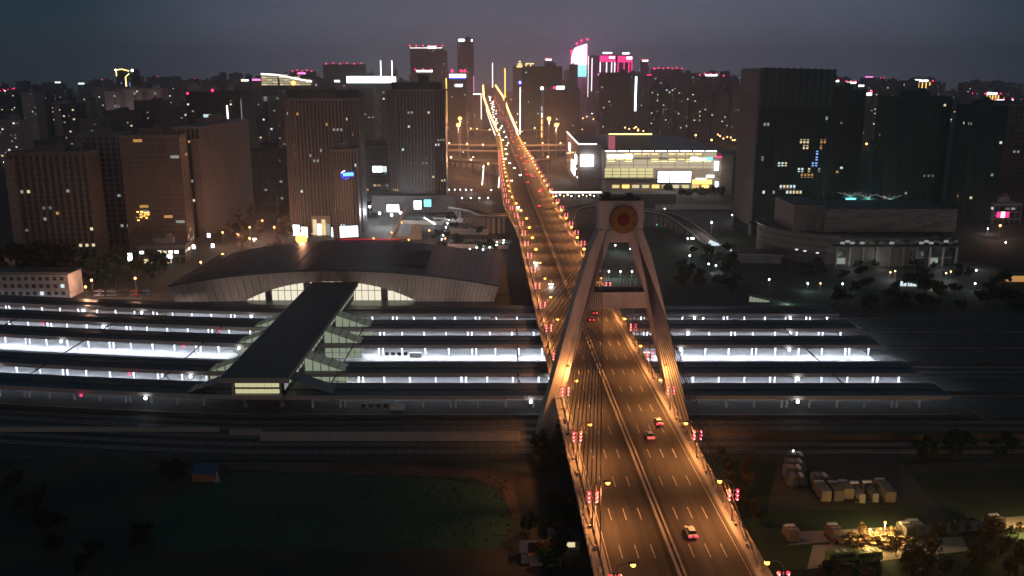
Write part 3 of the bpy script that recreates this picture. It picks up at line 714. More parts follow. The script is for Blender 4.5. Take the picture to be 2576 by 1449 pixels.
# ================================================================== BUILDINGS NEAR
def offset(plan, d):
    cx_ = sum(p[0] for p in plan) / len(plan); cy_ = sum(p[1] for p in plan) / len(plan); out = []
    for x, y in plan:
        v_ = Vector((x - cx_, y - cy_)); out.append((x + (d * 1.2) * v_.x / v_.length, y + (d * 1.2) * v_.y / v_.length))
    return out
def rect(w, d): return [(-w / 2, 0), (w / 2, 0), (w / 2, d), (-w / 2, d)]
def cham(w, d, c): return [(-w / 2 + c, 0), (w / 2 - c, 0), (w / 2, c), (w / 2, d - c), (w / 2 - c, d), (-w / 2 + c, d), (-w / 2, d - c), (-w / 2, c)]
LITM = [e_wcool, e_wwarm, e_wdim, e_wdim, e_wdim, e_wdim2, e_wdim2, e_worange]
def tower(name, label, loc, rz, plan, h, wall, fl=3.3, pitch=3.4, fin=(1.1, .5), lit=20, edges=None, band=1.1, seed=1, glass=None, litm=None, base=4, cat='building', top=True, litz=(0, 1), fins=True, bands=True):
    r = random.Random(seed); t = thing(name, label, cat, loc, rz)
    MB().prism(plan, 0, h).build('core', glass or m_glass, t)
    nf = int((h - base) / fl); fl = (h - base) / nf
    if bands:
        bm = MB().prism(offset(plan, .28), -band / 2, band / 2).mesh('floor_band', wall)
        for k in range(nf + 1):
            o = link('floor_band', bm, t); o.location = (0, 0, base + k * fl)
    n = len(plan); edges = edges if edges is not None else range(n)
    fd = .55
    for i in edges:
        a, b_ = Vector(plan[i]), Vector(plan[(i + 1) % n]); L = (b_ - a).length; d = (b_ - a) / L; nr = Vector((d.y, -d.x))
        m = max(1, round(L / pitch)); ang = math.atan2(d.y, d.x)
        if fins:
            for k in range(m + 1):
                p = a + d * (L * k / m) + nr * (fin[1] / 2 - .02)
                BC('facade_fin', t, wall, (p.x, p.y, h / 2 + .4), (fin[0], fin[1], h), ang)
        ne = int(lit * L / 40 + .5)
        for q in range(ne):
            k = r.randrange(m); f = int((litz[0] + (litz[1] - litz[0]) * r.random()) * nf); mt = r.choice(litm or LITM)
            for e_ in range(r.choice((1, 1, 1, 2, 3)) if mt is not e_worange else 1):
                if k + e_ >= m: break
                p = a + d * (L * (k + e_ + .5) / m) + nr * .04
                BC('lit_window', t, mt, (p.x, p.y, base + (f + .5) * fl), ((L / m - fin[0]) * .8, .08, min(1.7, fl - band - .25)), ang)
    if top:
        MB().prism(offset(plan, .45), h, h + 1.6).build('roof_parapet', wall, t)
        xs = [p[0] for p in plan]; ys = [p[1] for p in plan]; mx, my = (min(xs) + max(xs)) / 2, (min(ys) + max(ys)) / 2
        ww, dd = (max(xs) - min(xs)), (max(ys) - min(ys))
        B('plant_room', t, wall, mx - ww * .22, mx + ww * .2, my - dd * .2, my + dd * .2, h + 1.6, h + 5.2)
        B('lift_tower', t, wall, mx + ww * .05, mx + ww * .15, my - dd * .1, my + dd * .12, h + 5.2, h + 7.4)
    return t
def X_at(x, Y, z=0): return V(x, 500, Y).x
# twin brown towers left of the road
A = tower('office_tower', 'tall brown finned tower with rounded top above three bright billboards', (V(813, 500, 602).x, 602, 0), 0, cham(49, 40, 9), 90, W_['tan'], 3.4, 2.3, (.8, .6), 12, edges=(0, 1, 7), seed=3, bands=False)
MB().prism(cham(45, 36, 9), 91.6, 96.5).build('rooftop_storey', W_['slate'], A)
tower('office_tower', 'lower finned wing with blue lit sign, in front of the brown tower', (V(866, 500, 585).x, 585, 0), 0, cham(17, 16, 3), 58, W_['tan'], 3.4, 2.0, (.7, .6), 6, edges=(0, 1, 7), seed=4, bands=False)
def panel(name, label, cat, x0, x1, y0, y1, Y, mat, parts=1, frame=True, skew=0.0, th=.6):
    a, c = V(x0, y1, Y), V(x1, y0, Y); t = thing(name, label, cat, ((a.x + c.x) / 2, Y, 0), skew)
    w2, z0, z1 = (c.x - a.x) / 2, a.z, c.z
    mats = mat if isinstance(mat, (list, tuple)) else [mat] * parts
    for i, m in enumerate(mats):
        B('screen', t, m, -w2 + 2 * w2 * i / len(mats) + .15, -w2 + 2 * w2 * (i + 1) / len(mats) - .15, -.06, .06, z0, z1)
    if frame: B('housing', t, m_dark, -w2 - .3, w2 + .3, .07, th, z0 - .3, z1 + .3)
    for q in (-.6, .6): B('support', t, m_dark, w2 * q - .3, w2 * q + .3, .1, th - .05, 0, z0 - .3)
    return t
panel('billboard', 'slanted white lit billboard at the left corner of the brown tower', 'billboard', 737, 754, 566, 592, 598, e_sign, skew=-.25)
panel('billboard', 'warm lit billboard beside the glaring lamp mast', 'billboard', 757, 774, 571, 600, 592, e_signw, skew=-.25)
panel('billboard', 'small pale lit billboard in the middle of the tower podium', 'billboard', 834, 848, 573, 596, 590, e_sign, skew=-.2)
panel('billboard', 'widest white lit billboard at the right corner of the brown tower', 'billboard', 856, 900, 569, 596, 578, e_sign, skew=.2)
t = thing('lit_shop_front', 'glowing shop entrance under the brown tower', 'shop front', (V(812, 500, 594).x, 594, 0))
B('back_wall', t, m_conc, -9, 4, 2, 3, 0, 14)
for q in range(4): B('glass_bay', t, (e_wwarm, e_signw, e_lobby, e_wdim)[q], -8 + q * 3, -5.4 + q * 3, 1.6, 1.98, 1, 11.5 - (q % 2) * 3)
# blue roof sign of the wing: ring and four characters' blocks
sg_ = thing('blue_sign', 'blue and cyan lit sign on the finned wing', 'sign', (V(877, 500, 584).x, 584.3, V(877, 440, 584).z))
for j in range(10):
    a = R(100 + j * 24); BC('ring_tube', sg_, e_blue if j > 2 else e_ledw, (-1.6 + 2.6 * math.cos(a), 0, 2.6 * math.sin(a)), (1.0, .3, .5))
for j in range(4): BC('character_block', sg_, e_cyan, (-2.2 + j * 1.75, -.3, .2 + j * .12), (1.35, .2, 1.9)); BC('character_backing', sg_, e_blue, (-2.2 + j * 1.75, .0, .2 + j * .12), (1.85, .2, 2.7))
Bt = tower('office_tower', 'dark brown curved tower standing beside the avenue, behind the white billboards', (V(1050, 500, 712).x, 712, 0), 0, cham(45, 42, 8), 94, W_['brown'], 3.5, 2.6, (.9, .6), 12, edges=(0, 1, 7), seed=8, bands=False)
MB().prism(cham(38, 36, 7), 95.6, 101).build('rooftop_storey', W_['dark'], Bt); B('lift_tower_mass', Bt, W_['dark'], 2, 10, 10, 20, 101, 107)
for j in range(5): B('corner_light', Bt, e_signw, 22.75, 23.2, 8.2, 8.7, 14 + j * 14, 19 + j * 14 + (j % 2) * 5)
for i, (x0, x1, y0, y1, mt, lab) in enumerate([(973, 1004, 515, 533, e_sign, 'leftmost of the three white billboards under the dark curved tower'), (1041, 1060, 505, 526, e_sign, 'upright white billboard between two others under the dark curved tower'), (1066, 1085, 502, 520, e_cyan, 'cyan and white billboard under the dark curved tower')]):
    panel('billboard', lab, 'billboard', x0, x1, y0, y1, 700 - i * 4, mt)
t = thing('podium', 'curved dark podium storey under the curved tower', 'building', (V(1030, 500, 704).x, 704.5, 0))
B('wall', t, m_conc2, -30, 36, 0, 8, 0, 13); B('roof', t, m_dark, -30.5, 36.5, -.5, 8, 13, 13.6)
# left residential slabs
sl3 = tower('apartment_slab', 'long brown ribbed apartment slab lit orange from the street, left of the boulevard', (-214, 592, 0), 0, rect(18, 108), 72, W_['tan'], 3.2, 3.0, (1.2, .7), 8, edges=(0, 1), seed=11, bands=False)
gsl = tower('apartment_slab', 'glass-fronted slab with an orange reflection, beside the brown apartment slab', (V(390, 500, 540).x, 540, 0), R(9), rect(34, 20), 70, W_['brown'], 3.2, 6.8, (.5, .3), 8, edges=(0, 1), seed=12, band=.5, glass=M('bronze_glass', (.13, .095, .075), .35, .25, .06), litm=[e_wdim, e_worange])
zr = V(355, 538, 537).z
for j in range(26): BC('painted_reflection', gsl, e_orange if j < 14 else e_worange, (rnd.gauss(-7, 2.2), -.5, zr + rnd.gauss(0, 1.2) - (j % 3)), (1.4, .1, .7))  # emissive panes stand in for a lamp reflected in the glass
def pillar(t, x, y, h):
    for k in range(int(h / 6)): B('pillar_block', t, W_['tan'], x - 2.4, x + 2.4, y - 1.6, y + .6, k * 6 + .08, k * 6 + 5.9)
sl2 = tower('apartment_slab', 'dark grey slab set back between two brown slabs at the far left', (V(268, 500, 566).x, 566, 0), R(9), rect(27, 22), 69, W_['grey'], 3.2, 4.0, (1.5, .5), 9, edges=(0, 1), seed=13)
sl1 = tower('apartment_slab', 'leftmost dark apartment slab with a pale banded corner pillar', (V(132, 500, 515).x, 515, 0), R(8), rect(43, 20), 62, W_['brown'], 3.1, 3.6, (1.5, .8), 9, edges=(0, 1), seed=14, band=.5)
pillar(sl1, -20.5, -1.0, 60); pillar(sl2, -12.5, -1.0, 66); pillar(sl3, 6.4, -1.0, 71)
tower('low_block', 'low building with red-lit bays below the brown slab', (V(640, 500, 620).x - 46, 560, 0), R(0), rect(20, 60), 15, W_['tan'], 3.7, 3.2, (.7, .5), 10, edges=(0, 1), seed=15)
tower('low_block', 'small shop block with white sign below the glass slab', (V(395, 500, 508).x, 508, 0), R(6), rect(26, 14), 9, W_['grey'], 4.2, 3.2, (.5, .3), 10, edges=(0, 1), seed=16, litm=[e_wwarm, e_signw])
panel('sign_panel', 'long white lit sign over the small shop block', 'sign', 395, 433, 641, 650, 504, e_sign, skew=.15)
panel('sign_panel', 'upright bright white sign left of the shop block', 'sign', 322, 332, 637, 661, 505, e_sign)
panel('sign_panel', 'warm lit shop windows below the long white sign', 'shop windows', 362, 432, 652, 662, 505.5, [e_wwarm, e_lobby, e_wwarm, e_orange, e_wwarm, e_wwarm], frame=False)
for i, (x, y, Y) in enumerate([(487, 621, 545), (487, 651, 530), (525, 592, 560), (535, 618, 556)]):
    panel('sign_panel', f'small white wall sign on the low red-bayed building, {od(i)} from the left', 'sign', x - 4, x + 4, y - 5, y + 5, Y, e_sign)
tower('low_block', 'dark square block between the brown slabs and the finned tower', (V(680, 500, 745).x, 745, 0), 0, rect(36, 30), 46, W_['dark'], 3.4, 3.4, (.7, .4), 5, edges=(0, 1), seed=17)
tower('low_block', 'dark block with red edge and white roof sign between the twin towers', (V(950, 500, 770).x, 770, 0), 0, rect(34, 30), 46, W_['dusk'], 3.6, 3.4, (.5, .3), 6, edges=(0, 1), seed=18)
panel('sign_panel', 'blurred white roof sign between the twin towers', 'sign', 937, 973, 418, 433, 765, [e_sign, e_sign, e_wcool])
# right office tower with slatted crown
O = tower('office_tower', 'tallest dark office tower with slatted crown at the right', (V(1983, 500, 602).x, 602, 0), 0, rect(50, 43), 92, W_['teal'], 3.9, 2.3, (.55, .7), 0, edges=(0, 3), seed=21, band=.7, top=False)
for k in range(11): BC('crown_slat', O, W_['slate'], (-22.6 + k * 4.52, -.4, 98.5 - k * .12), (3.7, 1.2, 25.5)); BC('crown_edge', O, W_['dark'], (-22.6 + k * 4.52 + 2.26, -.3, 98.5 - k * .12), (.7, 1.9, 26.4))
for k in range(9): BC('crown_slat', O, W_['grey'], (-25.3, 4.6 + k * 4.8, 99), (.8, 3.6, 24))  # paler left side: city glow put into the cladding colour
B('crown_back', O, W_['teal'], -23, 23, 4, 40, 92, 103); [BC('side_fin', O, W_['tan'], (-25.7, 1.2 + k * 2.4, 50), (1.0, .9, 86)) for k in range(18)]  # tan side fins hold the same glow in their colour
B('corner_pier', O, W_['grey'], -25.9, -24.3, -1.1, .6, 0, 110.5); B('corner_pier', O, W_['grey'], -26, -24.5, 42, 44, 0, 110.5)
for (c_, f, m_) in [(14, 15, e_wwarm), (15, 15, e_wwarm), (13, 15, e_wwarm), (14, 14, e_wwarm), (15, 14, e_wwarm), (7, 11, e_wcool), (8, 11, e_wcool), (9, 11, e_wwarm), (13, 10, e_wcool), (14, 10, e_wcool), (15, 9, e_worange), (16, 10, e_wwarm), (17, 9, e_worange), (14, 9, e_worange), (16, 9, e_worange), (8, 7, e_wcool), (9, 7, e_wwarm), (10, 7, e_wwarm), (11, 7, e_wcool), (12, 7, e_wcool), (10, 6, e_wcool), (11, 6, e_wwarm), (12, 6, e_wwarm), (13, 6, e_wwarm), (14, 6, e_wwarm), (3, 6, e_wcool), (6, 6, e_wdim), (19, 15, e_worange), (20, 15, e_worange), (19, 14, e_worange), (18, 12, e_wblue), (18, 11, e_wblue), (18, 13, e_wblue), (17, 11, e_wblue), (2, 18, e_wdim), (3, 18, e_wdim), (2, 12, e_wdim), (19, 10, e_wdim), (20, 19, e_wdim)]:
    z0 = 4 + f * 3.83; x = -25 + (c_ + .5) * 50 / 22; B('lit_window', O, m_, x - .75, x + .75, -.1, -.02, z0 + .7, z0 + 3.3)
B('lobby', O, W_['dark'], -26, 26, -4, 0, 8.5, 9.3)
for k in range(6): B('lobby_pane', O, e_lobby, -16 + k * 2.6, -13.8 + k * 2.6, -1.3, -1.1, .4, 7.8 - (k % 3) * .4)
lo = LIGHT('POINT', 'lobby_lamp', O, (-10, -6, 5), 1200, (1, .75, .4), shadow_soft_size=1)
tower('office_tower', 'narrow dark tower tucked behind the slatted office tower', (V(2115, 500, 760).x, 760, 0), 0, rect(27, 30), 93, W_['teal'], 3.4, 3.4, (.7, .4), 4, edges=(0, 3), seed=22)
tower('residential_tower', 'broad dark tower, middle of the three at the right edge', (V(2293, 500, 700).x, 700, 0), 0, rect(46, 25), 89, W_['teal'], 3.3, 3.4, (1.1, .6), 4, edges=(0, 3), seed=23)
tower('residential_tower', 'slim dark tower, last of the three at the right edge', (V(2465, 500, 650).x, 650, 0), 0, rect(23.5, 25), 84, W_['teal'], 3.3, 3.5, (1.1, .6), 5, edges=(0, 3), seed=24)
tower('residential_tower', 'pale-gridded tower cut by the right edge of the picture', (V(2560, 500, 840).x + 10, 840, 0), 0, rect(46, 36), 78, W_['grey'], 3.6, 4.0, (1.3, .6), 4, edges=(0, 3), seed=25)
tower('low_block', 'brown slab low at the right edge, beside the red lit sign', (V(2556, 500, 720).x + 6, 720, 0), 0, rect(28, 30), 62, W_['brown'], 3.4, 3.0, (1, .5), 4, edges=(0, 3), seed=26)
panel('sign_panel', 'red and white lit sign at the right edge of the city', 'sign', 2506, 2540, 533, 547, 640, [e_magenta, e_signw, e_magenta], skew=.0)
tower('low_block', 'low pink-lit shop block under the red sign at the right edge', (V(2540, 500, 645).x, 646, 0), 0, rect(20, 20), 14, W_['pink'], 3.6, 4.0, (.6, .3), 6, edges=(0, 3), seed=27)
CORNER = True

# museum with curved stone ring and slab on top
mu = thing('concert_hall', 'pale stone cultural hall with curved base ring and big slab block on top', 'building', (V(2190, 500, 520).x, 505, 0))
def arc_wall(r, a0, a1, n, z0, z1, th, mat, name, cx_=0, cy_=0, jitter=0, sy=1.0):
    for i in range(n):
        A0, A1 = a0 + (a1 - a0) * i / n, a0 + (a1 - a0) * (i + 1) / n - .004
        rr = r + (rnd.uniform(-jitter, jitter) if jitter else 0)
        q = [(cx_ + (rr) * math.cos(A0), cy_ + sy * rr * math.sin(A0)), (cx_ + rr * math.cos(A1), cy_ + sy * rr * math.sin(A1)), (cx_ + (rr - th) * math.cos(A1), cy_ + sy * (rr - th) * math.sin(A1)), (cx_ + (rr - th) * math.cos(A0), cy_ + sy * (rr - th) * math.sin(A0))]
        MB().hexa([(x, y, z0) for x, y in q] + [(x, y, z1) for x, y in q]).build(name, mat, mu)
for k in range(9):
    z0 = 6.0 + k * 1.25
    n_ = 16
    for (a0, a1) in ((R(183), R(247)), (R(306), R(352))):
        arc_wall(58, a0 + R(k % 2 * 1.6), a1 + R(k % 2 * 1.6), n_ if a0 < R(200) else 11, z0, z0 + 1.2, 1.6, m_stone if k % 3 else m_stone2, 'stone_block', 0, 40, .28, .82)
MB().prism([(57 * math.cos(R(a)), 40 + .82 * 57 * math.sin(R(a))) for a in range(0, 360, 10)], 0, 16.5).build('ring_core', m_stone2, mu)
MB().prism([(58.4 * math.cos(R(a)), 40 + .82 * 58.4 * math.sin(R(a))) for a in range(0, 360, 10)], 17.2, 17.9).build('ring_roof', m_roofblue, mu)
# slab block: stone courses of separate blocks
B('slab_core', mu, m_stone2, -29.5, 45.5, 3.5, 46, 16.5, 31)
for k in range(12):
    z0 = 18.6 + k * 1.1; x = -30 + (k % 2) * 1.2 - 1.2
    while x < 46:
        ww = rnd.choice((3.2, 4.6, 6.2)); x1 = min(46, x + ww)
        if x1 - max(x, -30) > .5: B('stone_block', mu, rnd.choice((m_stone, m_stone, m_stone2)), max(x, -30), x1 - .08, 2.9 - rnd.random() * .35, 3.6, z0, z0 + 1.04)
        x = x1
for k in range(14): 
    z0 = 17.5 + k * 1.1
    for j in range(7): B('stone_block', mu, rnd.choice((m_stone, m_stone2)), -46 + j * 2.6, -43.5 + j * 2.6, 9.3 - rnd.random() * .4, 10, z0, z0 + 1.04)
B('slab_core', mu, m_stone2, -46, -28, 10, 48, 16, 33)
B('slab_roof', mu, m_roofblue, -28.8, 45, 4.2, 45.4, 31, 31.2)
B('slab_recess', mu, m_dark, -26, 44, 2.2, 3.3, 15.6, 18.4)
for j in range(24): B('clerestory_pane', mu, rnd.choice((e_wdim, e_wdim, m_glass, m_stone)), -24 + j * 2.8, -21.5 + j * 2.8, -7.9, -7.6, 13.2 + (j % 2) * .9, 14.6 + (j % 2) * .9)
B('entrance_roof', mu, m_dark, -27, 45, -8.4, 4, 11.6, 12.4)
for j in range(10): B('entrance_pillar', mu, m_stone, -26 + j * 7.6, -25 + j * 7.6, -7.8, -6.8, 0, 11.6)
for j in range(9): 
    B('glass_front', mu, e_wdim if j in (0, 1, 4, 7) else m_glass, -24.6 + j * 7.6, -19 + j * 7.6, -4.3, -4, 1.0, 4.4); B('glass_front', mu, m_glass, -24.6 + j * 7.6, -19 + j * 7.6, -4.3, -4, 5.2, 8.6); B('floor_edge', mu, m_stone, -25 + j * 7.6, -18.4 + j * 7.6, -4.6, -4.0, 4.5, 5.1)
for x, z in ((-48, 9), (-44, 8.6), (-38, 8.2)): B('wall_lamp', mu, e_wcool, x, x + 1.6, -4 - (x + 48) * .6, -3.4 - (x + 48) * .6, z, z + .7)
for x in (-20, -2, 30, 52): LIGHT('POINT', 'forecourt_lamp', mu, (x, -14, 5), 700, (.85, .95, .85), shadow_soft_size=.4)
# neon-lit courtyard behind it
for i, (x, y, m_) in enumerate([(2140, 502, e_cyan), (2182, 506, e_green), (2240, 510, e_cyan)]):
    p = V(x, y, 590); t = thing('lit_pavilion', ['cyan', 'green', 'turquoise'][i] + ' neon-lit pavilion roof behind the stone cultural hall', 'pavilion', (p.x, 590, 0), 0, 'neon pavilions')
    B('post', t, m_dark, -.4, .4, 0, .6, 0, p.z - 1); B('roof', t, m_dark, -6, 6, -2, 4, p.z + 1.2, p.z + 1.6)
    MB().hexa([(-2.4, -.3, p.z - 1), (2.4, -.3, p.z - 1), (2.4, .3, p.z - 1), (-2.4, .3, p.z - 1), (-3.8, -.3, p.z + 1), (3.8, -.3, p.z + 1), (3.8, .3, p.z + 1), (-3.8, .3, p.z + 1)]).build('lamp_bowl', m_, t)
    for q in range(5): MB().tube([(0, 1, p.z + 2), (-8 + q * 4, 3, p.z + 4.5)], .12, 4).build('roof_rib', e_wdim, t)
    LIGHT('POINT', 'neon_lamp', t, (0, -1, p.z + 3), 3500, (.25, 1, .8), shadow_soft_size=.6)

# shopping mall
ma = thing('shopping_mall', 'brightly lit shopping mall with cream facade, white edge lights and a large screen', 'mall', (V(1680, 500, 812).x, 812, 0))
mx0, mx1 = V(1522, 500, 812).x - V(1680, 500, 812).x, V(1808, 500, 812).x - V(1680, 500, 812).x
mz = lambda y: V(1680, y, 812).z
B('wall', ma, m_stone, mx0, mx1, 0, 235, 0, mz(382)); B('roof', ma, m_roofblue, mx0 + 1, mx1 - 1, 2, 234, mz(382), mz(382) + .3)
B('right_wing', ma, m_stone, mx1, mx1 + 11, -2, 200, 0, mz(388)); B('left_wing', ma, m_stone, mx0 - 22, mx0, 40, 230, 0, mz(372))
def mp(name, x0, x1, y0, y1, mat, d=-.1, th=.3):
    a = V(x0, y1, 812); c = V(x1, y0, 812); o = V(1680, 500, 812).x
    return B(name, ma, mat, a.x - o, c.x - o, d - th, d, a.z, c.z)
for k in range(9): mp('edge_light', 1522 + k * 31.6, 1550 + k * 31.6, 378.5, 381.5, e_signw, -.5)
for k, (y0, y1) in enumerate([(384, 396), (401, 414), (416, 423)]):
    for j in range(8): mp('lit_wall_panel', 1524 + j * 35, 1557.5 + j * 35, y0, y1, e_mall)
for y in (386.5, 399.5, 405):
    for j in range(12): 
        if rnd.random() < .75: mp('cove_light', 1528 + j * 22, 1546 + j * 22, y, y + 1.3, e_gold, -.5)
for k, (y0, y1) in enumerate([(423.5, 430), (431.5, 438.5), (440, 446)]):
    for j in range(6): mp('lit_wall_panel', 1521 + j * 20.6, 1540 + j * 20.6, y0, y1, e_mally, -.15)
mp('shop_sign', 1527, 1592, 389, 397.5, e_sign, -.8); mp('shop_sign', 1737, 1756, 395, 404, e_sign, -.8); mp('shop_sign', 1759, 1776, 397, 403, e_signw, -.8); mp('shop_sign', 1777, 1792, 395, 404, e_cyan, -.8)
mp('led_screen', 1654, 1683, 430.5, 458, e_sign, -1.2); mp('led_screen', 1685, 1738, 430.5, 458, e_sign, -1.2); mp('screen_frame', 1652, 1740, 428, 460, m_dark, -.6)
mp('awning_sign', 1741, 1790, 452, 463, e_orange, -.8); mp('awning_sign', 1750, 1776, 448, 452, e_signw, -.7); mp('lit_sign', 1776, 1796, 440, 447, e_signw, -.8)
mp('upright_sign', 1795, 1807, 405, 428, e_sign, -2.5); mp('red_sign', 1800, 1814, 392, 396, e_magenta, -2.5); mp('upright_sign', 1797, 1805, 456, 470, e_sign, -2.5)
for j in range(10): mp('shop_front', 1540 + j * 25, 1558 + j * 25, 465, 473, rnd.choice((e_wwarm, e_mally, e_orange, e_wwarm, e_lobby)), -.2)
mp('canopy', 1505, 1655, 449, 452, m_dark, -.1, 3)
for (yy, z0, z1, m_) in [(20, 22, 30, e_sign), (45, 8, 20, e_sign), (80, 8, 20, e_sign), (130, 26, 34, e_sign)]: B('side_sign', ma, m_, mx0 - 22.8, mx0 - 22.05, 40 + yy * .9, 40 + yy * .9 + 22, z0, z1)
for j in range(16): B('side_light', ma, rnd.choice((e_gold, e_wwarm, e_signw)), mx0 - 22.6, mx0 - 22.04, 45 + j * 11, 50 + j * 11, 10 + (j * 7) % 24, 11.2 + (j * 7) % 24)
B('side_edge_light', ma, e_signw, mx0 - 22.6, mx0 - 22.04, 42, 225, mz(372), mz(372) + 1); B('front_edge_light', ma, e_signw, mx0 - 22, mx0 - 5, 39.2, 39.9, mz(372), mz(372) + 1)
B('blade_sign', ma, e_sign, mx0 - 20, mx0 - 8, 36, 38, 22, 33); B('roof_block', ma, W_['dusk'], mx0 + 4, mx0 + 44, 20, 50, mz(382) + .3, mz(382) + 15); B('roof_block_light', ma, e_gold, mx0 + 4, mx0 + 44, 19.2, 19.9, mz(382) + 14, mz(382) + 15.2); B('pink_sign', ma, e_rose, mx0 + 4, mx0 + 10, 18.4, 19.1, mz(382) + .5, mz(382) + 13)
LIGHT('AREA', 'mall_glow', ma, (0, -12, 26), 9000, (1, .85, .6), shape='RECTANGLE', size=90, size_y=10).rotation_euler = (R(55), 0, 0)
t = thing('dark_hoarding', 'dark flat-roofed shed in front of the mall', 'shed', (V(1620, 500, 742).x, 742, 0))
B('wall', t, W_['dusk'], -27, 27, 0, 20, 0, 9); B('roof', t, m_dark, -27.5, 27.5, -.5, 20.5, 9, 9.5)
t = thing('boundary_fence', 'long pale fence behind the pylon in front of the mall', 'fence', (V(1600, 498, 720).x, 720, 0))
for j in range(24): B('fence_panel', t, m_conc, 16 + j * 2.6, 18.4 + j * 2.6, 0, .3, 0, 4)

# ================================================================== SKYLINE
def pbox(name, label, x0, x1, yt, Y, wall, lit=8, seed=0, depth=30, cat='building', group=None, win=(2.0, 1.6), rows=None, litm=None, plant=True, grid=False):
    a, c = V(x0, yt, Y), V(x1, yt, Y); w2 = (c.x - a.x) / 2; h = a.z
    t = thing(name, label, cat, ((a.x + c.x) / 2, Y, 0), 0, group); r = random.Random(seed * 7 + int(x0))
    B('wall', t, wall, -w2, w2, 0, depth, 0, h)
    B('roof_parapet', t, wall, -w2 - .3, w2 + .3, -.3, depth + .3, h + .002, h + 1.5)
    if plant: k = r.uniform(-.4, .2); B('plant_room', t, wall, w2 * k, w2 * (k + .5), depth * .3, depth * .7, h + 1.51, h + 1.5 + r.choice((3, 4.5, 6)))
    if grid:
        g = MB(); fl = 3.3
        for k in range(1, int(h / fl)): g.box(-w2 - .25, w2 + .25, -.4, 0, k * fl, k * fl + .9)
        n = max(2, int(2 * w2 / 3.6))
        for k in range(n + 1): x = -w2 + 2 * w2 * k / n; g.box(x - .4, x + .4, -.7, -.41, 0, h)
        o = g.build('facade_grid', wall, t); o['kind'] = 'stuff'
    ncol = max(2, int(2 * w2 / 4.2)); nrow = max(4, int(h / 3.4))
    for q in range(lit):
        ci, ri = r.randrange(ncol), r.randrange(int(nrow * .25), nrow)
        m_ = r.choice(litm or [e_fcool, e_fwarm, e_wdim, e_wdim, e_wdim2])
        x = -w2 + (ci + .5) * 2 * w2 / ncol; z = (ri + .4) * h / nrow
        B('lit_window', t, m_, x - win[0] / 2, x + win[0] / 2, -.85 if grid else -.2, -.05, z - win[1] / 2, z + win[1] / 2)
    return t, w2, h
def skew_y(x): return ((x - 1288) / 1288) ** 2 * 34
ROWS = [(3300, 181, 9, 13, 30, 'dusk', 'farthest skyline row', 3), (2250, 193, 12, 18, 40, 'dusk', 'second skyline row', 5), (1560, 212, 16, 24, 52, 'grey', 'third skyline row', 7), (1080, 248, 22, 34, 74, 'dusk', 'nearest background row', 9)]
for ri, (Y, ym, jit, wmin, wmax, wl, rowname, nl) in enumerate(ROWS):
    x = -10.0; cnt = 0; r = random.Random(50 + ri)
    while x < 2590:
        wd = r.uniform(wmin, wmax); x1 = x + wd; yy = ym + skew_y(x) + r.uniform(-jit, jit * 1.3)
        road = (1165 - (Y < 1600) * 45) < x1 and x < (1292 + (Y < 1600) * 170)
        keep = not road
        if ri == 3 and x1 > 725: keep = False
        if ri == 2 and 1440 < x < 1500: keep = False
        if keep and r.random() < .86:
            col = r.choice([wl, wl, 'grey', 'slate', 'dusk', 'pink'] if ri > 1 and x < 700 else [wl, 'slate', 'dusk'])
            shade = {'grey': 'grey', 'slate': 'dark slate', 'dusk': 'hazy grey', 'pink': 'pale pinkish'}[col]
            adj = 'slim' if wd < (wmin + wmax) / 2 - 2 else 'broad'
            t, w2, h = pbox('apartment_block', f'{adj} {shade} tower block, {od(cnt)} from the left in the {rowname}', x, x1, yy, Y + r.uniform(-60, 60), W_[col], int(nl * r.uniform(.5, 2.1)), ri, 26, 'building', f'tower blocks of the {rowname}', (2.3 - ri * .2, 1.8 - ri * .1), grid=(ri == 3))
            cnt += 1
            if r.random() < (.2, .2, .08, .03)[ri]:
                for q in range(r.choice((1, 2, 3))): BALL('roof_beacon', t, e_beacon, (w2 * r.uniform(-.9, .9), 0, h + 3), 0.6 + Y * .00032)
            if ri in (0, 1) and r.random() < .10: B('roof_sign', t, r.choice((e_sign, e_signw, e_pink)), -w2 * .7, w2 * .7, -.8, -.3, h + 1.6, h + 6)
        x = x1 + r.uniform(0, (16, 12, 10, 14)[ri])
# landmark buildings
t, w2, h = pbox('led_tower', 'curved tower glowing white-pink above and cyan below', 1437, 1477, 121, 2600, W_['dusk'], 0, 1, 40, plant=False)
zc_ = V(1450, 163, 2600).z; zt_ = V(1450, 119, 2600).z
b = MB(); n = 10
prof_ = [(-w2 * .98 + w2 * .5 * (i / n) ** 3.6, zc_ + (zt_ - zc_) * i / n) for i in range(n + 1)]
b.v = [(x, -1.2, z) for x, z in prof_] + [(w2 * .98, -1.2, zc_ + (zt_ + 10 - zc_) * i / n) for i in range(n + 1)]
b.f = [(i, n + 1 + i, n + 2 + i, i + 1) for i in range(n)]
b.build('led_screen', e_ledw, t)
B('led_screen', t, e_cyan, -w2 * .95, w2 * .98, -1.3, -.9, V(1450, 193, 2600).z, zc_ - .3)
B('edge_tube', t, e_magenta, -w2 - 1.5, -w2, -1.5, 0, zc_, zt_ - 12); B('edge_tube', t, e_magenta, w2, w2 + 1.5, -1.5, 0, zc_, zt_ + 8)
MB().hexa([(-w2 * .5, 0, h + 1.5), (w2, 0, h + 1.5), (w2, 30, h + 1.5), (-w2 * .5, 30, h + 1.5), (w2 * .1, 0, h + 18), (w2, 0, h + 22), (w2, 30, h + 22), (w2 * .1, 30, h + 18)]).build('crown', W_['dusk'], t)
for x, z in ((-w2, h - 8), (w2, h + 24), (-w2 * .3, h + 12), (w2 * .3, h + 20)): BALL('roof_beacon', t, e_beacon, (x, -1, z), 3.2)
LIGHT('POINT', 'led_glow', t, (0, -40, h - 30), 400000, (1, .25, .7), shadow_soft_size=12)
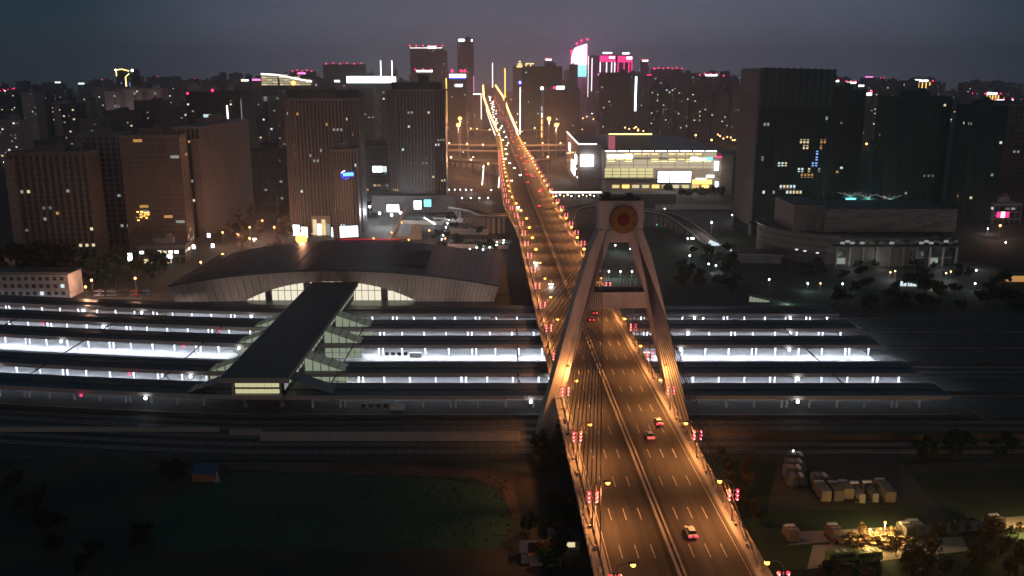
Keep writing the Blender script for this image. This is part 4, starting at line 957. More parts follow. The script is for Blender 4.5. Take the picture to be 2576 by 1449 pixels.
for i, (x0, x1, yt, lab) in enumerate([(1509, 1548, 139, 'left twin tower with pink crown and white vertical light lines'), (1554, 1591, 140, 'right twin tower with pink crown and red vertical light lines')]):
    t, w2, h = pbox('crowned_tower', lab, x0, x1, yt, 2450, W_['dusk'], 4, 2 + i, 40, plant=False)
    B('lit_crown', t, e_magenta, -w2, w2, -1.2, -.4, h - 17, h - 1); B('lit_sign', t, e_sign if i else e_ledw, w2 * .2, w2 * .95, -1.8, -1.25, h - 9, h - 3)
    for q in (-.92, -.1, .55, .95)[:4 if i == 0 else 4]: B('light_line', t, (e_magenta if i else e_ledw), w2 * q - 1.3, w2 * q + 1.3, -1.4, -.3, h * .35, h - 18)
    B('crown_sign', t, e_sign, -w2 * .6 + i * 5, w2 * .6, 5, 6, h + 4, h + 8)
t, w2, h = pbox('grey_tower', 'grey tower with one white light line left of the pink-crowned twins', 1481, 1506, 141, 2500, W_['dusk'], 3, 5, 30); B('light_line', t, e_ledw, -w2 * .3 - 1, -w2 * .3 + 1, -1.2, -.3, h * .4, h - 6)
B('light_line', t, e_signw, -w2 - 1, -w2, -1.2, -.3, h * .3, h)
t, w2, h = pbox('skyscraper', 'tallest slim hazy skyscraper with white roof sign beside the avenue', 1150, 1190, 97, 2600, W_['dusk'], 14, 6, 40); B('roof_sign', t, e_sign, -w2 * .85, -w2 * .1, -1.2, -.4, h - 8, h - 1); B('roof_sign', t, e_sign, w2 * .75, w2 * .95, -1.2, -.4, h - 8, h - 2); B('light_line', t, e_pink, w2 * 1.0, w2 * 1.06, -1, -.2, h * .15, h * .5)
t, w2, h = pbox('broad_tower', 'broad hazy slab tower with a string of roof lights', 1031, 1113, 119, 2300, W_['dusk'], 26, 7, 40)
for q in range(26): B('roof_light', t, e_signw, -w2 + q * 2 * w2 / 26 + .5, -w2 + q * 2 * w2 / 26 + 2.4, -1, -.2, h - 2.4, h - .4)
B('roof_sign', t, e_sign, w2 * .1, w2 * .6, -1.4, -.8, h - 3, h + 3)
for q in range(6): BALL('roof_beacon', t, e_beacon, (-w2 + q * 2 * w2 / 5, -1, h + 4), 1.9)
pbox('grey_tower', 'thin tower with red cap right of the broad slab tower', 1114, 1124, 130, 2320, W_['dusk'], 2, 8, 20)
t, w2, h = pbox('signed_tower', 'dark tower with long white-blue roof sign just left of the avenue', 1126, 1172, 196, 1480, W_['slate'], 6, 9, 34, grid=True); B('roof_sign', t, e_sign, -w2 * .8, w2, -1.6, -.9, h + .5, h + 6); B('sign_backing', t, e_blue, -w2 * .8, w2, -.8, -.3, h - 1.5, h + .4); B('small_sign', t, e_sign, -w2 * .2, w2 * .6, -1.2, -.8, h - 14, h - 10)
for q in (-.5, .5, .9): BALL('roof_beacon', t, e_beacon, (w2 * q, -1, h + 11), 2.2)
B('light_line', t, e_orange, -w2 - 3, -w2 - 1.5, 0, 1, h * .3, h)
t, w2, h = pbox('outlined_block', 'small block outlined in white bulbs by the avenue', 1190, 1211, 235, 1600, W_['dusk'], 4, 10, 24, plant=False)
B('outline', t, e_signw, -w2, w2, -.8, -.3, h - 2, h); B('outline', t, e_signw, w2 - 1, w2, -.8, -.3, h * .4, h - 2.1)
t, w2, h = pbox('crown_hotel', 'tower with a large glowing cream crown and dark waist', 662, 722, 246, 1120, W_['slate'], 5, 11, 44, plant=False)
pd = [(-w2, 0), (w2 + 32, 4), (w2 + 32, 20), (w2, 40), (-w2, 40)]
zt2, zb2 = V(700, 186, 1120).z, V(700, 215, 1120).z
MB().prism([(-w2, -2), (w2 * .4, -2.5), (w2 + 31, 4), (w2 + 31, 24), (-w2, 30)], h + 1.5, zb2).build('waist', W_['dark'], t)
for k in range(5):
    z0 = zb2 + (zt2 - zb2) * k / 5
    for j in range(9 - (k > 2) * (k - 2) * 2):
        x0 = -w2 + j * (2 * w2 + 30) / 9; B('crown_panel', t, e_mall if (j + k) % 3 else e_wwarm, x0, x0 + (2 * w2 + 30) / 9 - .4, -2.5 + j * .5, -1.5 + j * .5, z0 + .3, z0 + (zt2 - zb2) / 5 - .5)
MB().prism([(-w2, -1.4), (w2 * .4, -1.2), (w2 + 30, 5), (w2 + 30, 24), (-w2, 30)], zb2, zb2 + (zt2 - zb2) * .55).build('crown_core', W_['dusk'], t)
MB().prism([(-w2, -1.4), (w2 * .4, -1.2), (w2, 3), (w2, 24), (-w2, 30)], zb2 + (zt2 - zb2) * .55, zt2 - 1.0).build('crown_core', W_['dusk'], t)
MB().tube([(-w2, -3, zt2), (w2 * .3, -3, zt2 - 1), (w2 + 14, .5, zt2 - 6), (w2 + 31, 3, zt2 - 9)], .9, 5).build('crown_edge_light', e_signw, t)
for q in range(3): B('lit_storey', t, e_wdim if q else e_signw, -w2, w2, -.9, -.2, h - 9 + q * 4 - (0 if q else 2), h - 6.2 + q * 4 - (0 if q else 2))
BALL('crown_lamp', t, e_sodium, (w2 + 10, -5, zb2 + 3), 2.6)
for q in range(8): B('window_strip', t, rnd.choice((e_wcool, e_wdim, e_blue)), -w2 * .1 + q % 2, -w2 * .1 + 2.5, -.5, -.1, h * .3 + q * 5, h * .3 + q * 5 + 3)
t, w2, h = pbox('lantern_roofed_tower', 'dark angular tower with a blazing white rectangular crown', 873, 988, 212, 1020, W_['slate'], 8, 12, 50, plant=False)
za, zb_ = V(900, 211, 1020).z, V(900, 192, 1020).z
B('lit_crown', t, e_sign, -w2, w2 * .84, -1.5, 30, h + 1.6, zb_); B('lit_crown_side', t, e_signw, w2 * .85, w2, -1, 30, h + 1.6, zb_ - .5)
for q in (.5, .99): B('mast', t, e_signw, w2 * q - .5, w2 * q + .5, -.5, .5, zb_, zb_ + 17)
for k in range(4): MB().quad((w2 * .15, -.3, h * (.2 + .2 * k)), (w2 * .45, -.3, h * (.1 + .2 * k)), (w2 * .45, -.3, h * (.25 + .2 * k)), (w2 * .15, -.3, h * (.39 + .2 * k))).build('facet', W_['grey'], t)
t, w2, h = pbox('dark_round_tower', 'dark domed block left of the cream-crowned tower', 466, 606, 240, 930, W_['dark'], 10, 13, 50, plant=False)
MB().prism([(-w2 * .9, 2), (w2 * .9, 2), (w2 * .9, 40), (-w2 * .9, 40)], h + 1.5, h + 4).build('rooftop_storey', W_['dark'], t)
B('lit_storey', t, e_wcool, -w2 * .4, w2 * .2, -.3, -.1, h - 22, h - 19); B('light_line', t, e_signw, w2 * .45, w2 * .5, -.5, -.1, h - 24, h - 10); B('light_line', t, e_wdim, w2 * .97, w2, -.5, -.1, h - 34, h - 4); BALL('roof_beacon', t, e_beacon, (0, -1, h + 5), 1.4); BALL('roof_beacon', t, e_beacon, (-w2 * .9, -1, h + 2), 1.2)
t, w2, h = pbox('outlined_tower', 'tower outlined with curved gold light lines at the far left', 291, 333, 176, 1820, W_['dark'], 3, 14, 34, plant=False)
MB().tube([(-w2, -1.2, h), (-w2 * .2, -1.2, h + 1.5), (w2 * .6, -1.2, h - 2)], 1.1, 5).build('outline', e_gold, t); B('outline', t, e_gold, -w2, -w2 + 1.6, -1.2, -.3, h - 12, h); B('outline', t, e_gold, w2 * .05, w2 * .05 + 2, -1.2, -.3, h - 42, h - 14); MB().tube([(w2 * .1, -1.2, h - 14), (w2 * .6, -1.2, h - 7)], .9, 5).build('outline', e_gold, t)
BALL('corner_lamp', t, e_white, (w2, -1, h - 1), 2.4); BALL('corner_lamp', t, e_white, (-w2, -1, h), 1.6)
for q in range(3): B('light_line', t, e_wblue, -w2 * .5 + q * w2 * .5, -w2 * .5 + q * w2 * .5 + 1.2, -.8, -.2, h - 40, h - 24)
t, w2, h = pbox('outlined_block', 'low block with a gold right-angle light outline', 421, 464, 266, 1240, W_['dusk'], 3, 15, 30); B('outline', t, e_gold, -w2, w2, -.9, -.3, h - 1.2, h); B('outline', t, e_gold, -w2, -w2 + 1.2, -.9, -.3, h * .35, h - 1.3)
for i, (x0, x1, yt, Y, lab) in enumerate([(262, 300, 232, 1240, 'left pale pinkish slab with faintly lit end wall'), (302, 356, 226, 1250, 'middle pale pinkish slab with dotted windows'), (360, 404, 226, 1260, 'right pale pinkish slab with blank wall')]):
    t, w2, h = pbox('pale_slab', lab, x0, x1, yt, Y, W_['pink'], 2, 20 + i, 26)
    for q in range(12): B('window', t, e_wdim if q % 3 == 0 else m_glass, w2 * .2, w2 * .45, -.15, -.04, h - 6 - q * 4.5, h - 3.6 - q * 4.5)
    LIGHT('POINT', 'slab_lamp', t, (0, -30, 30), 9000, (1, .75, .75), shadow_soft_size=2)
t, w2, h = pbox('black_glass_block', 'broad black-glass block right of the avenue', 1314, 1414, 169, 1620, W_['slate'], 14, 16, 40, grid=True)
t, w2, h = pbox('signed_block', 'block with a red and white glowing roof sign right of the avenue', 1370, 1460, 226, 1480, W_['dusk'], 10, 17, 40, grid=True); B('roof_sign', t, e_sign, -w2 * .35, w2 * .1, -1.4, -.6, h + 1, h + 6); BALL('sign_logo', t, e_magenta, (-w2 * .46, -1, h + 3.5), 2.4)
t, w2, h = pbox('grey_tower', 'hazy dark tower in front of the pink-crowned twins', 1512, 1603, 184, 1750, W_['slate'], 6, 18, 40); B('light_line', t, e_sign, w2 * .9, w2, -1, -.2, h * .35, h - 6)
pbox('grey_tower', 'grey slab standing before the cyan part of the glowing curved tower', 1433, 1454, 163, 2300, W_['grey'], 0, 19, 24)
t, w2, h = pbox('lamp_tower', 'slim pylon tower with blue globe lamp right of the avenue', 1304, 1311, 208, 1500, W_['dusk'], 0, 20, 8, plant=False); BALL('globe_lamp', t, e_blue, (0, -2, h), 3.4); BALL('globe_core', t, e_sign, (.4, -5, h + .4), 1.6); B('light_line', t, e_signw, 0, 1.4, -.8, -.2, 10, h - 7)
t, w2, h = pbox('lamp_tower', 'slim tower with white globe lamp and broken light line', 1360, 1367, 222, 1400, W_['dusk'], 0, 21, 8, plant=False); BALL('globe_lamp', t, e_sign, (0, -2, h), 2.6)
for q in range(5): B('light_line', t, rnd.choice((e_signw, e_wcool, e_orange)), -.8, .8, -.8, -.2, 12 + q * 10, 19 + q * 10)
for i, (x0, x1, yt, Y, lab, mt) in enumerate([(1236, 1242, 158, 3000, 'thin far tower that is one white light line left of the golden roofs', e_signw), (1268, 1273, 172, 2100, 'thin tower with a dotted gold light line beside the avenue', e_orange)]):
    t, w2, h = pbox('thin_tower', lab, x0, x1, yt, Y, W_['dusk'], 0, 30 + i, 12, plant=False); B('light_line', t, mt, -1.4, 1.4, -1.2, -.3, h * .45, h)
t, w2, h = pbox('golden_roof_tower', 'far tower with stacked golden lit roofs near the vanishing point', 1290, 1340, 166, 3000, W_['dusk'], 0, 31, 30, plant=False)
for a_, z0, z1 in ((.3, 4, 9), (.2, 12, 16), (.1, 20, 24)): B('lit_roof', t, e_gold, -w2 * .3 - w2 * a_, -w2 * .3 + w2 * a_, -1.5, -.5, h + z0 - 8, h + z1 - 8)
for q in (.3, .75): B('outline', t, e_gold, w2 * q, w2 * q + 3, -1.5, -.5, h - 14, h + 6); B('outline', t, e_gold, w2 * q, w2 * q + 12, -1.5, -.5, h + 6, h + 9)
for i, (x0, x1, yt, Y, lab) in enumerate([(2301, 2340, 207, 2300, 'far tower of orange lit columns under a white sign, above the broad dark tower'), (2482, 2512, 240, 2050, 'far tower of orange lit columns near the right edge')]):
    t, w2, h = pbox('column_lit_tower', lab, x0, x1, yt, Y, W_['dusk'], 2, 33 + i, 30, plant=False)
    for q in range(5): B('light_column', t, e_orange, -w2 + q * w2 * .48, -w2 + q * w2 * .48 + 2, -1, -.2, h * .2, h)
    B('roof_sign', t, e_sign, -w2, -w2 * .2, -1.4, -.6, h + 1.6, h + 7); B('roof_sign', t, e_sign, -w2 * .1, w2 * .7, -1.4, -.6, h + 1.6, h + 6)
    for q in range(3): BALL('roof_beacon', t, e_beacon, (w2 * (q - 1) * 1.3, -1, h + 4), 1.8)
for i, (x0, x1, yt, Y, lab, mt) in enumerate([(1770, 1812, 193, 2200, 'far block with white and pink roof signs left of the slatted tower', e_sign), (2078, 2118, 208, 2200, 'far block with cream lit rooftop right of the slatted tower', e_signw), (2126, 2160, 212, 2150, 'far block with cream lit cap and red lamps, next to a narrow dark tower', e_signw), (2160, 2200, 243, 1300, 'near hazy block with white roof outline between the dark towers', e_signw), (1614, 1634, 156, 2700, 'far slim tower with white roof bar right of the pink-crowned twins', e_sign), (1370, 1392, 153, 2900, 'far slim tower with white roof bar left of the glowing curved tower', e_sign), (1042, 1100, 183, 2000, 'hazy block with white bar sign under the broad slab tower', e_sign), (10, 40, 235, 1900, 'far left block with white and red roof signs', e_sign), (2500, 2560, 258, 1700, 'hazy gridded block with white sign near the right edge', e_sign)]):
    t, w2, h = pbox('signed_block', lab, x0, x1, yt, Y, W_['dusk'], 6, 40 + i, 30, plant=False); B('roof_sign', t, mt, -w2 * .8, w2 * .6, -1.4, -.5, h + 1.6, h + 5.5)
    for q in range(3): BALL('roof_beacon', t, e_beacon, (w2 * (-.9 + q * .7), -1, h + 7), 1.7)
# rows of red beacons on far ridge-like roofs
for i, (x0, x1, yt, Y) in enumerate([(730, 790, 178, 2700), (812, 918, 160, 2700), (1640, 1720, 172, 2800), (1730, 1830, 190, 2400), (2170, 2240, 216, 2500), (2400, 2450, 235, 2300), (2455, 2576, 238, 2300)]):
    t, w2, h = pbox('beaconed_block', 'long hazy roofline with red beacons, ' + od(i) + ' such from the left', x0, x1, yt + 3, Y, W_['dusk'], 8, 60 + i, 30, plant=False)
    for q in range(5 + i % 3): BALL('roof_beacon', t, e_beacon, (-w2 + (q + .5) * 2 * w2 / (5 + i % 3), -1, h + 3 + (q % 2) * 2), 1.9)
# long road of lamps on the right, scattered far lamps
def small_lamp(label, x, y, z, mat, r, group, lit=False, key=None, power=0, col=None, cat='street lamp'):
    p = G(x, y, z); t = thing('distant_lamp', label, cat, (p.x, p.y, 0), 0, group)
    MB().tube([(0, 0, 0), (0, 0, z - .2)], .14, 4).build('pole', m_steel, t) if z > 2 else None
    BALL('bulb', t, mat, (0, 0, z), r)
    if lit: LIGHT('POINT', key, t, (0, -.6, z + .9), power, col, shadow_soft_size=.6)
    return t
for i in range(34):
    u = i / 33; x = 1608 + 250 * u + rnd.uniform(-4, 4); y = 268 + 92 * u ** 1.15 + rnd.uniform(-5, 5)
    small_lamp(f'sodium lamp along the diagonal east street, {od(i)} from its far end', x, y, 9, e_sodfar, 1.0 + (1 - u) * .9, 'lamps of the diagonal east street', i % 4 == 0, 'east_lamp', 8000, (1, .45, .22))
for i in range(14):
    small_lamp(f'sodium lamp in the short row left of the mall roof, {od(i)} from the left', 1466 + i * 13 + rnd.uniform(-4, 4), 292 + i * 3.2 + rnd.uniform(-4, 6), 9, e_sodfar, 1.3, 'lamps behind the mall', i % 4 == 0, 'east_lamp')
for i, (x, y) in enumerate([(1128, 322), (1160, 322), (1200, 324), (1232, 326), (1130, 360), (1175, 362), (1215, 364), (1135, 396), (1185, 402), (1228, 412), (1305, 322), (1345, 322), (1385, 322), (1320, 360), (1365, 360), (1410, 360), (1340, 398), (1378, 395)]):
    small_lamp(f'sodium lamp of the interchange overpasses, {od(i)} counted', x, y, 19, e_sodfar, .9, 'overpass lamps', True, 'overpass_lamp', 24000, (1, .45, .2))
for i, (x, y) in enumerate([(1605, 328), (1532, 325), (1600, 320), (1570, 340), (1655, 332), (1700, 345), (1750, 340), (1790, 352), (1820, 330), (2140, 392), (2190, 330), (2180, 362), (2360, 360), (2375, 345), (2370, 382), (2050, 200)]):
    if i < 15: small_lamp(f'lone orange lamp among the dim blocks east of the avenue, {od(i)} counted', x, y, 10, e_sodfar, 1.5, 'scattered orange lamps', i < 3, 'east_lamp')

# ================================================================== STREETS, SQUARE, PARK
small_lamp('sodium lamp before the pink-lit shop block at the right edge', 2516, 568, 9, e_sodium, .7, 'right edge lamps', True, 'corner_sodium', 9000, (1, .45, .3))
small_lamp('added white flood lamp at the foot of the slatted office tower', 1790, 560, 12, e_white, .5, None, True, 'tower_fill', 7000, (1, .82, .75), 'flood lamp')  # lamp added to light the left face of the tower
r9 = random.Random(9)
for i in range(40):
    x = r9.choice((r9.uniform(1126, 1205), r9.uniform(1285, 1450))); y = r9.uniform(246, 335)
    small_lamp(f'point of street light beside the avenue in the inner city, {od(i)} counted', x, y, 8, r9.choice((e_sodfar, e_sodfar, e_white, e_signw)), 1.1 + (335 - y) * .012, 'inner city street lights')
for i in range(36):
    x = r9.choice((r9.uniform(0, 460), r9.uniform(1460, 1850), r9.uniform(600, 725))); y = r9.uniform(285, 345) if x > 1000 else r9.uniform(300, 420)
    small_lamp(f'point of street light among the blocks, {od(i)} counted', x, y, 7, r9.choice((e_sodfar, e_white, e_sodfar)), .9, 'street lights among the blocks')
BL = [(560, 585), (600, 592), (628, 572), (690, 572), (628, 600), (560, 640), (505, 660), (660, 555), (700, 640), (640, 640), (450, 715), (340, 700), (230, 705), (215, 722), (60, 610)]
for i, (x, y) in enumerate(BL):
    small_lamp(f'sodium lamp along the boulevard left of the station, {od(i)} counted', x, y, 8.5, e_sodium, .6, 'boulevard lamps', True, 'boulevard', 5400, (1, .54, .34))
SQ = [(985, 585), (1028, 603), (1080, 580), (940, 600), (1010, 560), (1120, 600)]
for i, (x, y) in enumerate(SQ):
    small_lamp(f'small sodium lamp in the station square, {od(i)} counted', x, y, 8, e_sodium, .5, 'square sodium lamps', True, 'square_sodium', 3000, (1, .45, .22))
wl = []
for i in range(9): wl.append((1130 + i * 17, 655 - i * 5.5))
for i in range(8): wl.append((1148 + i * 17, 636 - i * 4.5))
for i in range(9): wl.append((1101 + i * 3.5, 632 - i * 10))
for i in range(5): wl.append((1140 + i * 22, 498))
for i in range(5): wl.append((1130 + i * 14, 477))
for i in range(6): wl.append((1068 + i * 5, 548 + i * 3))
wl += [(1135, 395), (1165, 382), (1160, 410), (1190, 395), (1236, 478), (1172, 478), (1215, 420)]
for i, (x, y) in enumerate(wl):
    small_lamp(f'little white path light of the station square, {od(i)} counted', x, y, 3.2, e_white, .42, 'white path lights', i % 5 == 0, 'path_light', 1600, (.85, .92, 1), 'path light')
for i, (x, y) in enumerate([(955, 537), (985, 541), (1007, 535), (930, 520)]):
    small_lamp(f'bright white flood lamp under the dark curved tower, {od(i)} from the left', x, y, 9, e_white, .9, 'white flood lamps', True, 'flood_white', 14000, (.9, .95, 1), 'flood lamp')
for i, (x, y) in enumerate([(1548, 617), (1586, 626), (1532, 683), (1561, 683), (1590, 683)]):
    small_lamp(f'white park lamp seen through the pylon opening, {od(i)} counted', x, y, 4, e_white, .42, 'park lamps behind the pylon', True, 'park_white', 1500, (.9, .95, 1), 'park lamp')
for i, (x, y, m_) in enumerate([(1653, 565, e_green), (1672, 525, e_white), (1790, 600, e_white), (1735, 643, e_white), (1783, 664, e_white), (1801, 668, e_white), (1935, 703, e_white), (2032, 713, e_white), (2064, 713, e_sodfar), (2120, 714, e_white), (2318, 715, e_white), (2453, 713, e_white), (2456, 680, e_white), (2240, 685, e_sodfar), (2252, 682, e_sodfar), (2380, 687, e_sodfar), (2392, 683, e_sodfar), (2485, 575, e_white), (2530, 610, e_white), (1730, 600, e_white), (1842, 541, e_white), (1847, 547, e_white)]):
    small_lamp(f'little park lamp before the stone cultural hall, {od(i)} counted', x, y, 3.6, m_, .42, 'park lamps by the cultural hall', i % 2 == 1, 'park_dim', 900, (.85, .95, .95), 'park lamp')
for i, (x, y0, y1) in enumerate([(1213, 415, 465), (1254, 425, 472)]):
    a = G(x, y1, .4); c = G(x + 4, y0, .4); t = thing('light_strip_path', ['long', 'short'][i] + ' glowing white light strip beside the avenue', 'light strip', (a.x, a.y, 0))
    d = c - a
    for k in range(6): MB().tube([(d.x * k / 6, d.y * k / 6, .5), (d.x * (k + .9) / 6, d.y * (k + .9) / 6, .5)], .55, 5).build('strip_segment', e_signw, t)
a = G(1380, 484, 6); t = thing('lit_footbridge', 'bright white lit footbridge right of the viaduct near the mall', 'footbridge', (a.x, a.y, 0))
for k in range(9): B('light_panel', t, e_signw, k * 5.2, k * 5.2 + 5, 0, .6, 5.4, 6.6)
B('deck', t, m_conc2, -1, 70, .61, 4, 5.0, 5.8)
for k in range(4): B('pier', t, m_conc2, 3 + k * 20, 4.5 + k * 20, 1.5, 2.8, 0, 4.99)
for i in range(14):
    small_lamp(f'tiny white lamp in the row below the lit footbridge, {od(i)} from the left', 1390 + i * 9.5, 490 + (i % 2) * 3, 3, e_white if i % 3 else e_sodfar, .5, 'lamps below the footbridge', cat='path light')
# slanted mast sculpture and stacked ring sculpture in the square
a = G(1010, 600, 0); t = thing('mast_sculpture', 'pale slanted mast sculpture in the station square', 'sculpture', a)
MB().tube([(-6, 0, 0), (4, 0, 22)], [1.3, .4], 6).build('mast', m_conc, t); MB().tube([(-7, 0, .5), (9, 0, 1.5)], .5, 5).build('base_beam', m_conc, t)
for q in range(4): MB().tube([(4, 0, 21), (-10 + q * 6, 0, .4)], .08, 4).build('stay', m_steel, t)
a = G(1045, 602, 0); t = thing('stair_pavilion', 'stack of pale lit stair treads in the station square', 'stairs', a)
for q in range(12): B('tread', t, m_conc, -4 - q * .1, 4 - q * .15, q * 2.2, q * 2.2 + 1.5, 0, 1 + q * .45)
# parking deck with cars: low terraces
for i, (x, y, w_, d_, h_) in enumerate([(1060, 565, 30, 24, 2.2), (1150, 560, 36, 18, 3), (1200, 625, 40, 22, 2), (1180, 590, 26, 14, 3.5), (1070, 525, 30, 16, 4)]):
    a = G(x, y, 0); t = thing('terrace', f'low dark terrace of the station square, {od(i)} counted', 'terrace', a, R(-6), 'terraces of the square')
    B('slab', t, m_conc2, -w_ / 2, w_ / 2, 0, d_, 0, h_); B('kerb', t, m_conc, -w_ / 2, w_ / 2, -.3, 0, 0, h_ + .7)
    for q in range(4): B('planter', t, m_park, -w_ / 2 + 2 + q * w_ / 4, -w_ / 2 + w_ / 4 + q * w_ / 4 - 2, 3, 7, h_, h_ + .7)
# subway entrances in the park
for i, (x, y) in enumerate([(1925, 762), (2302, 722)]):
    a = G(x, y, 0); t = thing('subway_entrance', ['gridded glass ramp canopy at the park edge before the tracks', 'bright glass ramp canopy right of the stone cultural hall forecourt'][i], 'entrance', a, R(-4))
    MB().hexa([(-8, 0, .1), (8, 0, .1), (8, 5, .1), (-8, 5, .1), (-8, 0, 3.4), (8, 0, .7), (8, 5, .7), (-8, 5, 3.4)]).build('canopy', m_glass, t)
    for q in range(6): B('lit_pane', t, e_stair if i == 0 else e_wcool, -7.6 + q * 1.6, -6.2 + q * 1.6, -.12, -.02, .4, 3.0 - q * .36)
    LIGHT('POINT', 'subway_lamp', t, (9.5, -2, 2), 900, (.85, 1, .75), shadow_soft_size=.3)
t = thing('tent_canopy', 'bright white faceted glass canopy beside the slip road', 'canopy', G(1800, 625, 0))
MB().hexa([(-5, 0, 0), (8, -9, 0), (9, -6, 0), (-3, 3, 0), (-5, 0, 3), (8, -9, .5), (9, -6, .5), (-3, 3, 5)]).build('canopy', e_wcool, t)
t = thing('lit_kiosk', 'orange lit kiosk at the right edge beside the park', 'kiosk', G(2565, 710, 0))
B('wall', t, e_worange, -6, 8, 0, 6, .3, 3.6); B('roof', t, m_dark, -6.6, 8.6, -.6, 6.6, 3.6, 4.2); B('base', t, m_conc2, -6.3, 8.3, -.3, 6.3, 0, .3)
a = G(1795, 632, 0); t = thing('low_pavilion', 'low dark flat-roofed pavilion with pale edge left of the cultural hall', 'pavilion', (V(1895, 640, 515).x, 508, 0), R(-8))
B('wall', t, m_conc2, -12, 14, 0, 16, 0, 5); B('roof', t, m_roofblue, -13, 15, -1, 17, 5, 5.4); B('eave', t, m_conc, -13.3, 15.3, -1.35, -1.01, 4.7, 5.5)

# ================================================================== FOREGROUND LEFT
wl_ = [(-75.5, 2.6, 249, 2.8, 'long pale retaining wall below the yard tracks'), (-86, -76, 253, 2.0, 'short pale wall section left of the retaining wall'), (-200, -90, 256, 1.5, 'faint low wall at the far left below the tracks')]
for x0, x1, y, h, lab in wl_:
    t = thing('retaining_wall', lab, 'wall', (x0, y, 0))
    n = max(2, int((x1 - x0) / 5.2)); ww = (x1 - x0) / n
    for k in range(n): B('wall_panel', t, m_conc, k * ww + .03, (k + 1) * ww - .03, 0, .4, 0, h)
    B('coping', t, m_conc2, 0, x1 - x0, -.08, .5, h, h + .15)
t = thing('retaining_wall', 'long low earth-brown wall right of the bridge below the tracks', 'wall', (72, 249, 0), R(1.0))
for k in range(40): B('wall_panel', t, m_earth, k * 4.2, k * 4.2 + 4.15, 0, .4, 0, 1.8)
a = G(512, 1213, 0); t = thing('shed', 'small shed with orange wall and blue roof beside the field', 'shed', a)
B('wall', t, M('orange_brick', (.34, .15, .09), .9, .2, 1), -3, 3, 0, 4, 0, 2.6)
MB().hexa([(-3.6, -.5, 2.5), (3.6, -.5, 2.5), (3.6, 4.6, 3.3), (-3.6, 4.6, 3.3), (-3.6, -.5, 2.7), (3.6, -.5, 2.7), (3.6, 4.6, 3.5), (-3.6, 4.6, 3.5)]).build('roof', M('blue_sheet', (.05, .09, .15), .6, .2, .5), t)
MB().hexa([(3.1, -.2, 0), (4.6, -.2, 0), (4.6, .1, 0), (3.1, .1, 0), (3.7, -.2, 3), (3.9, -.2, 3), (3.9, .1, 3), (3.7, .1, 3)]).build('gable_end', m_conc, t)
for i, (x, y, w_, lab, roofm) in enumerate([(1420, 1385, 7, 'little hut with one lit window under the bridge', m_roofblue), (1345, 1418, 6, 'little blue-roofed hut left of the bridge', None), (1372, 1425, 7, 'little brown hut beside the blue-roofed hut', m_earth)]):
    a = G(x, y, 0); t = thing('hut', lab, 'hut', a)
    B('wall', t, m_conc2, -w_ / 2, w_ / 2, 0, 5, 0, 2.6); B('roof', t, roofm or M('blue_hut_roof', (.04, .07, .13), .6, .2, .5), -w_ / 2 - .4, w_ / 2 + .4, -.4, 5.4, 2.6, 2.85)
    if i == 0: B('window', t, e_wwarm, -.6, 2.4, -.08, -.01, .9, 2.1)
# ================================================================== VEHICLES
_wh = MB().tube([(-.12, 0, 0), (.12, 0, 0)], .33, 12).mesh('wheel', m_dark)
_hub = MB().tube([(-.13, 0, 0), (.13, 0, 0)], .19, 10).mesh('rim', m_steel)
CARM = [M('car_white', (.7, .7, .7), .35, .03, 1, spec=.6), M('car_silver', (.4, .41, .42), .35, .03, 1, metal=.4), M('car_black', (.03, .03, .035), .3, .03, 1, spec=.6), M('car_red', (.32, .03, .03), .35, .03, 1, spec=.6), M('car_blue', (.05, .08, .2), .35, .03, 1, spec=.6)]
CARN = ['white', 'silver', 'black', 'red', 'blue']
_body = [MB().xprism([(-2.2, .3), (-2.25, .75), (-2.1, .95), (-1.2, 1.0), (.95, .98), (2.0, .82), (2.25, .65), (2.22, .3)], -.88, .88).mesh('car_body', m) for m in CARM]
_cab = MB().hexa([(-.86, -1.75, .96), (.86, -1.75, .96), (.86, 1.15, .96), (-.86, 1.15, .96), (-.7, -1.2, 1.46), (.7, -1.2, 1.46), (.7, .35, 1.46), (-.7, .35, 1.46)]).mesh('cabin_glass', m_glass)
_top = [MB().box(-.68, .68, -1.15, .3, 1.462, 1.5).mesh('car_roof', m) for m in CARM]
def car(label, loc, rz, ci, group, head=False, tail=False, glow=1.0):
    t = thing('car', label, 'car', loc, rz, group)
    link('body', _body[ci], t); link('cabin', _cab, t); link('roof', _top[ci], t)
    for x in (-.82, .82):
        for y in (-1.35, 1.4):
            w_ = link('wheel', _wh, t); w_.location = (x, y, .33); link('rim', _hub, w_)
        o = BC('headlight', t, e_head if head else m_white, (x * .75, 2.2, .68), (.42 * glow, .16, .2 * glow))
        o = BC('tail_light', t, e_tail if tail else m_red, (x * .8, -2.24, .78), (.4 * glow, .12, .2 * glow))
    if head: l = LIGHT('SPOT', 'headlight', t, (0, 2.5, .8), 2500, (1, .95, .85), spot_size=R(70), spot_blend=.6, shadow_soft_size=.3); l.rotation_euler = (R(80), 0, 0)
    return t
def at_deck(x, y):   # photo pixel -> (s, t) on the deck
    p = G(x, y, DZ); d = Vector((p.x - 32.8, p.y - 153.8)); return 153.8 - math.sin(RA) * d.x + math.cos(RA) * d.y, math.cos(RA) * d.x + math.sin(RA) * d.y
for i, (x, y, ci, lab) in enumerate([(1385, 716, 0, 'white car with blazing headlights coming down the bridge, nearest to the pylon'), (1347, 662, 1, 'silver car with bright headlights behind the nearest oncoming one'), (1303, 523, 0, 'white car with headlights farther up the bridge'), (1270, 401, 2, 'oncoming car with headlights where the ramps meet')]):
    s, t_ = at_deck(x, y); car(lab, RD(s, t_, DZ + .03), RA + math.pi, ci, 'oncoming cars on the bridge', True, False, 2.0)
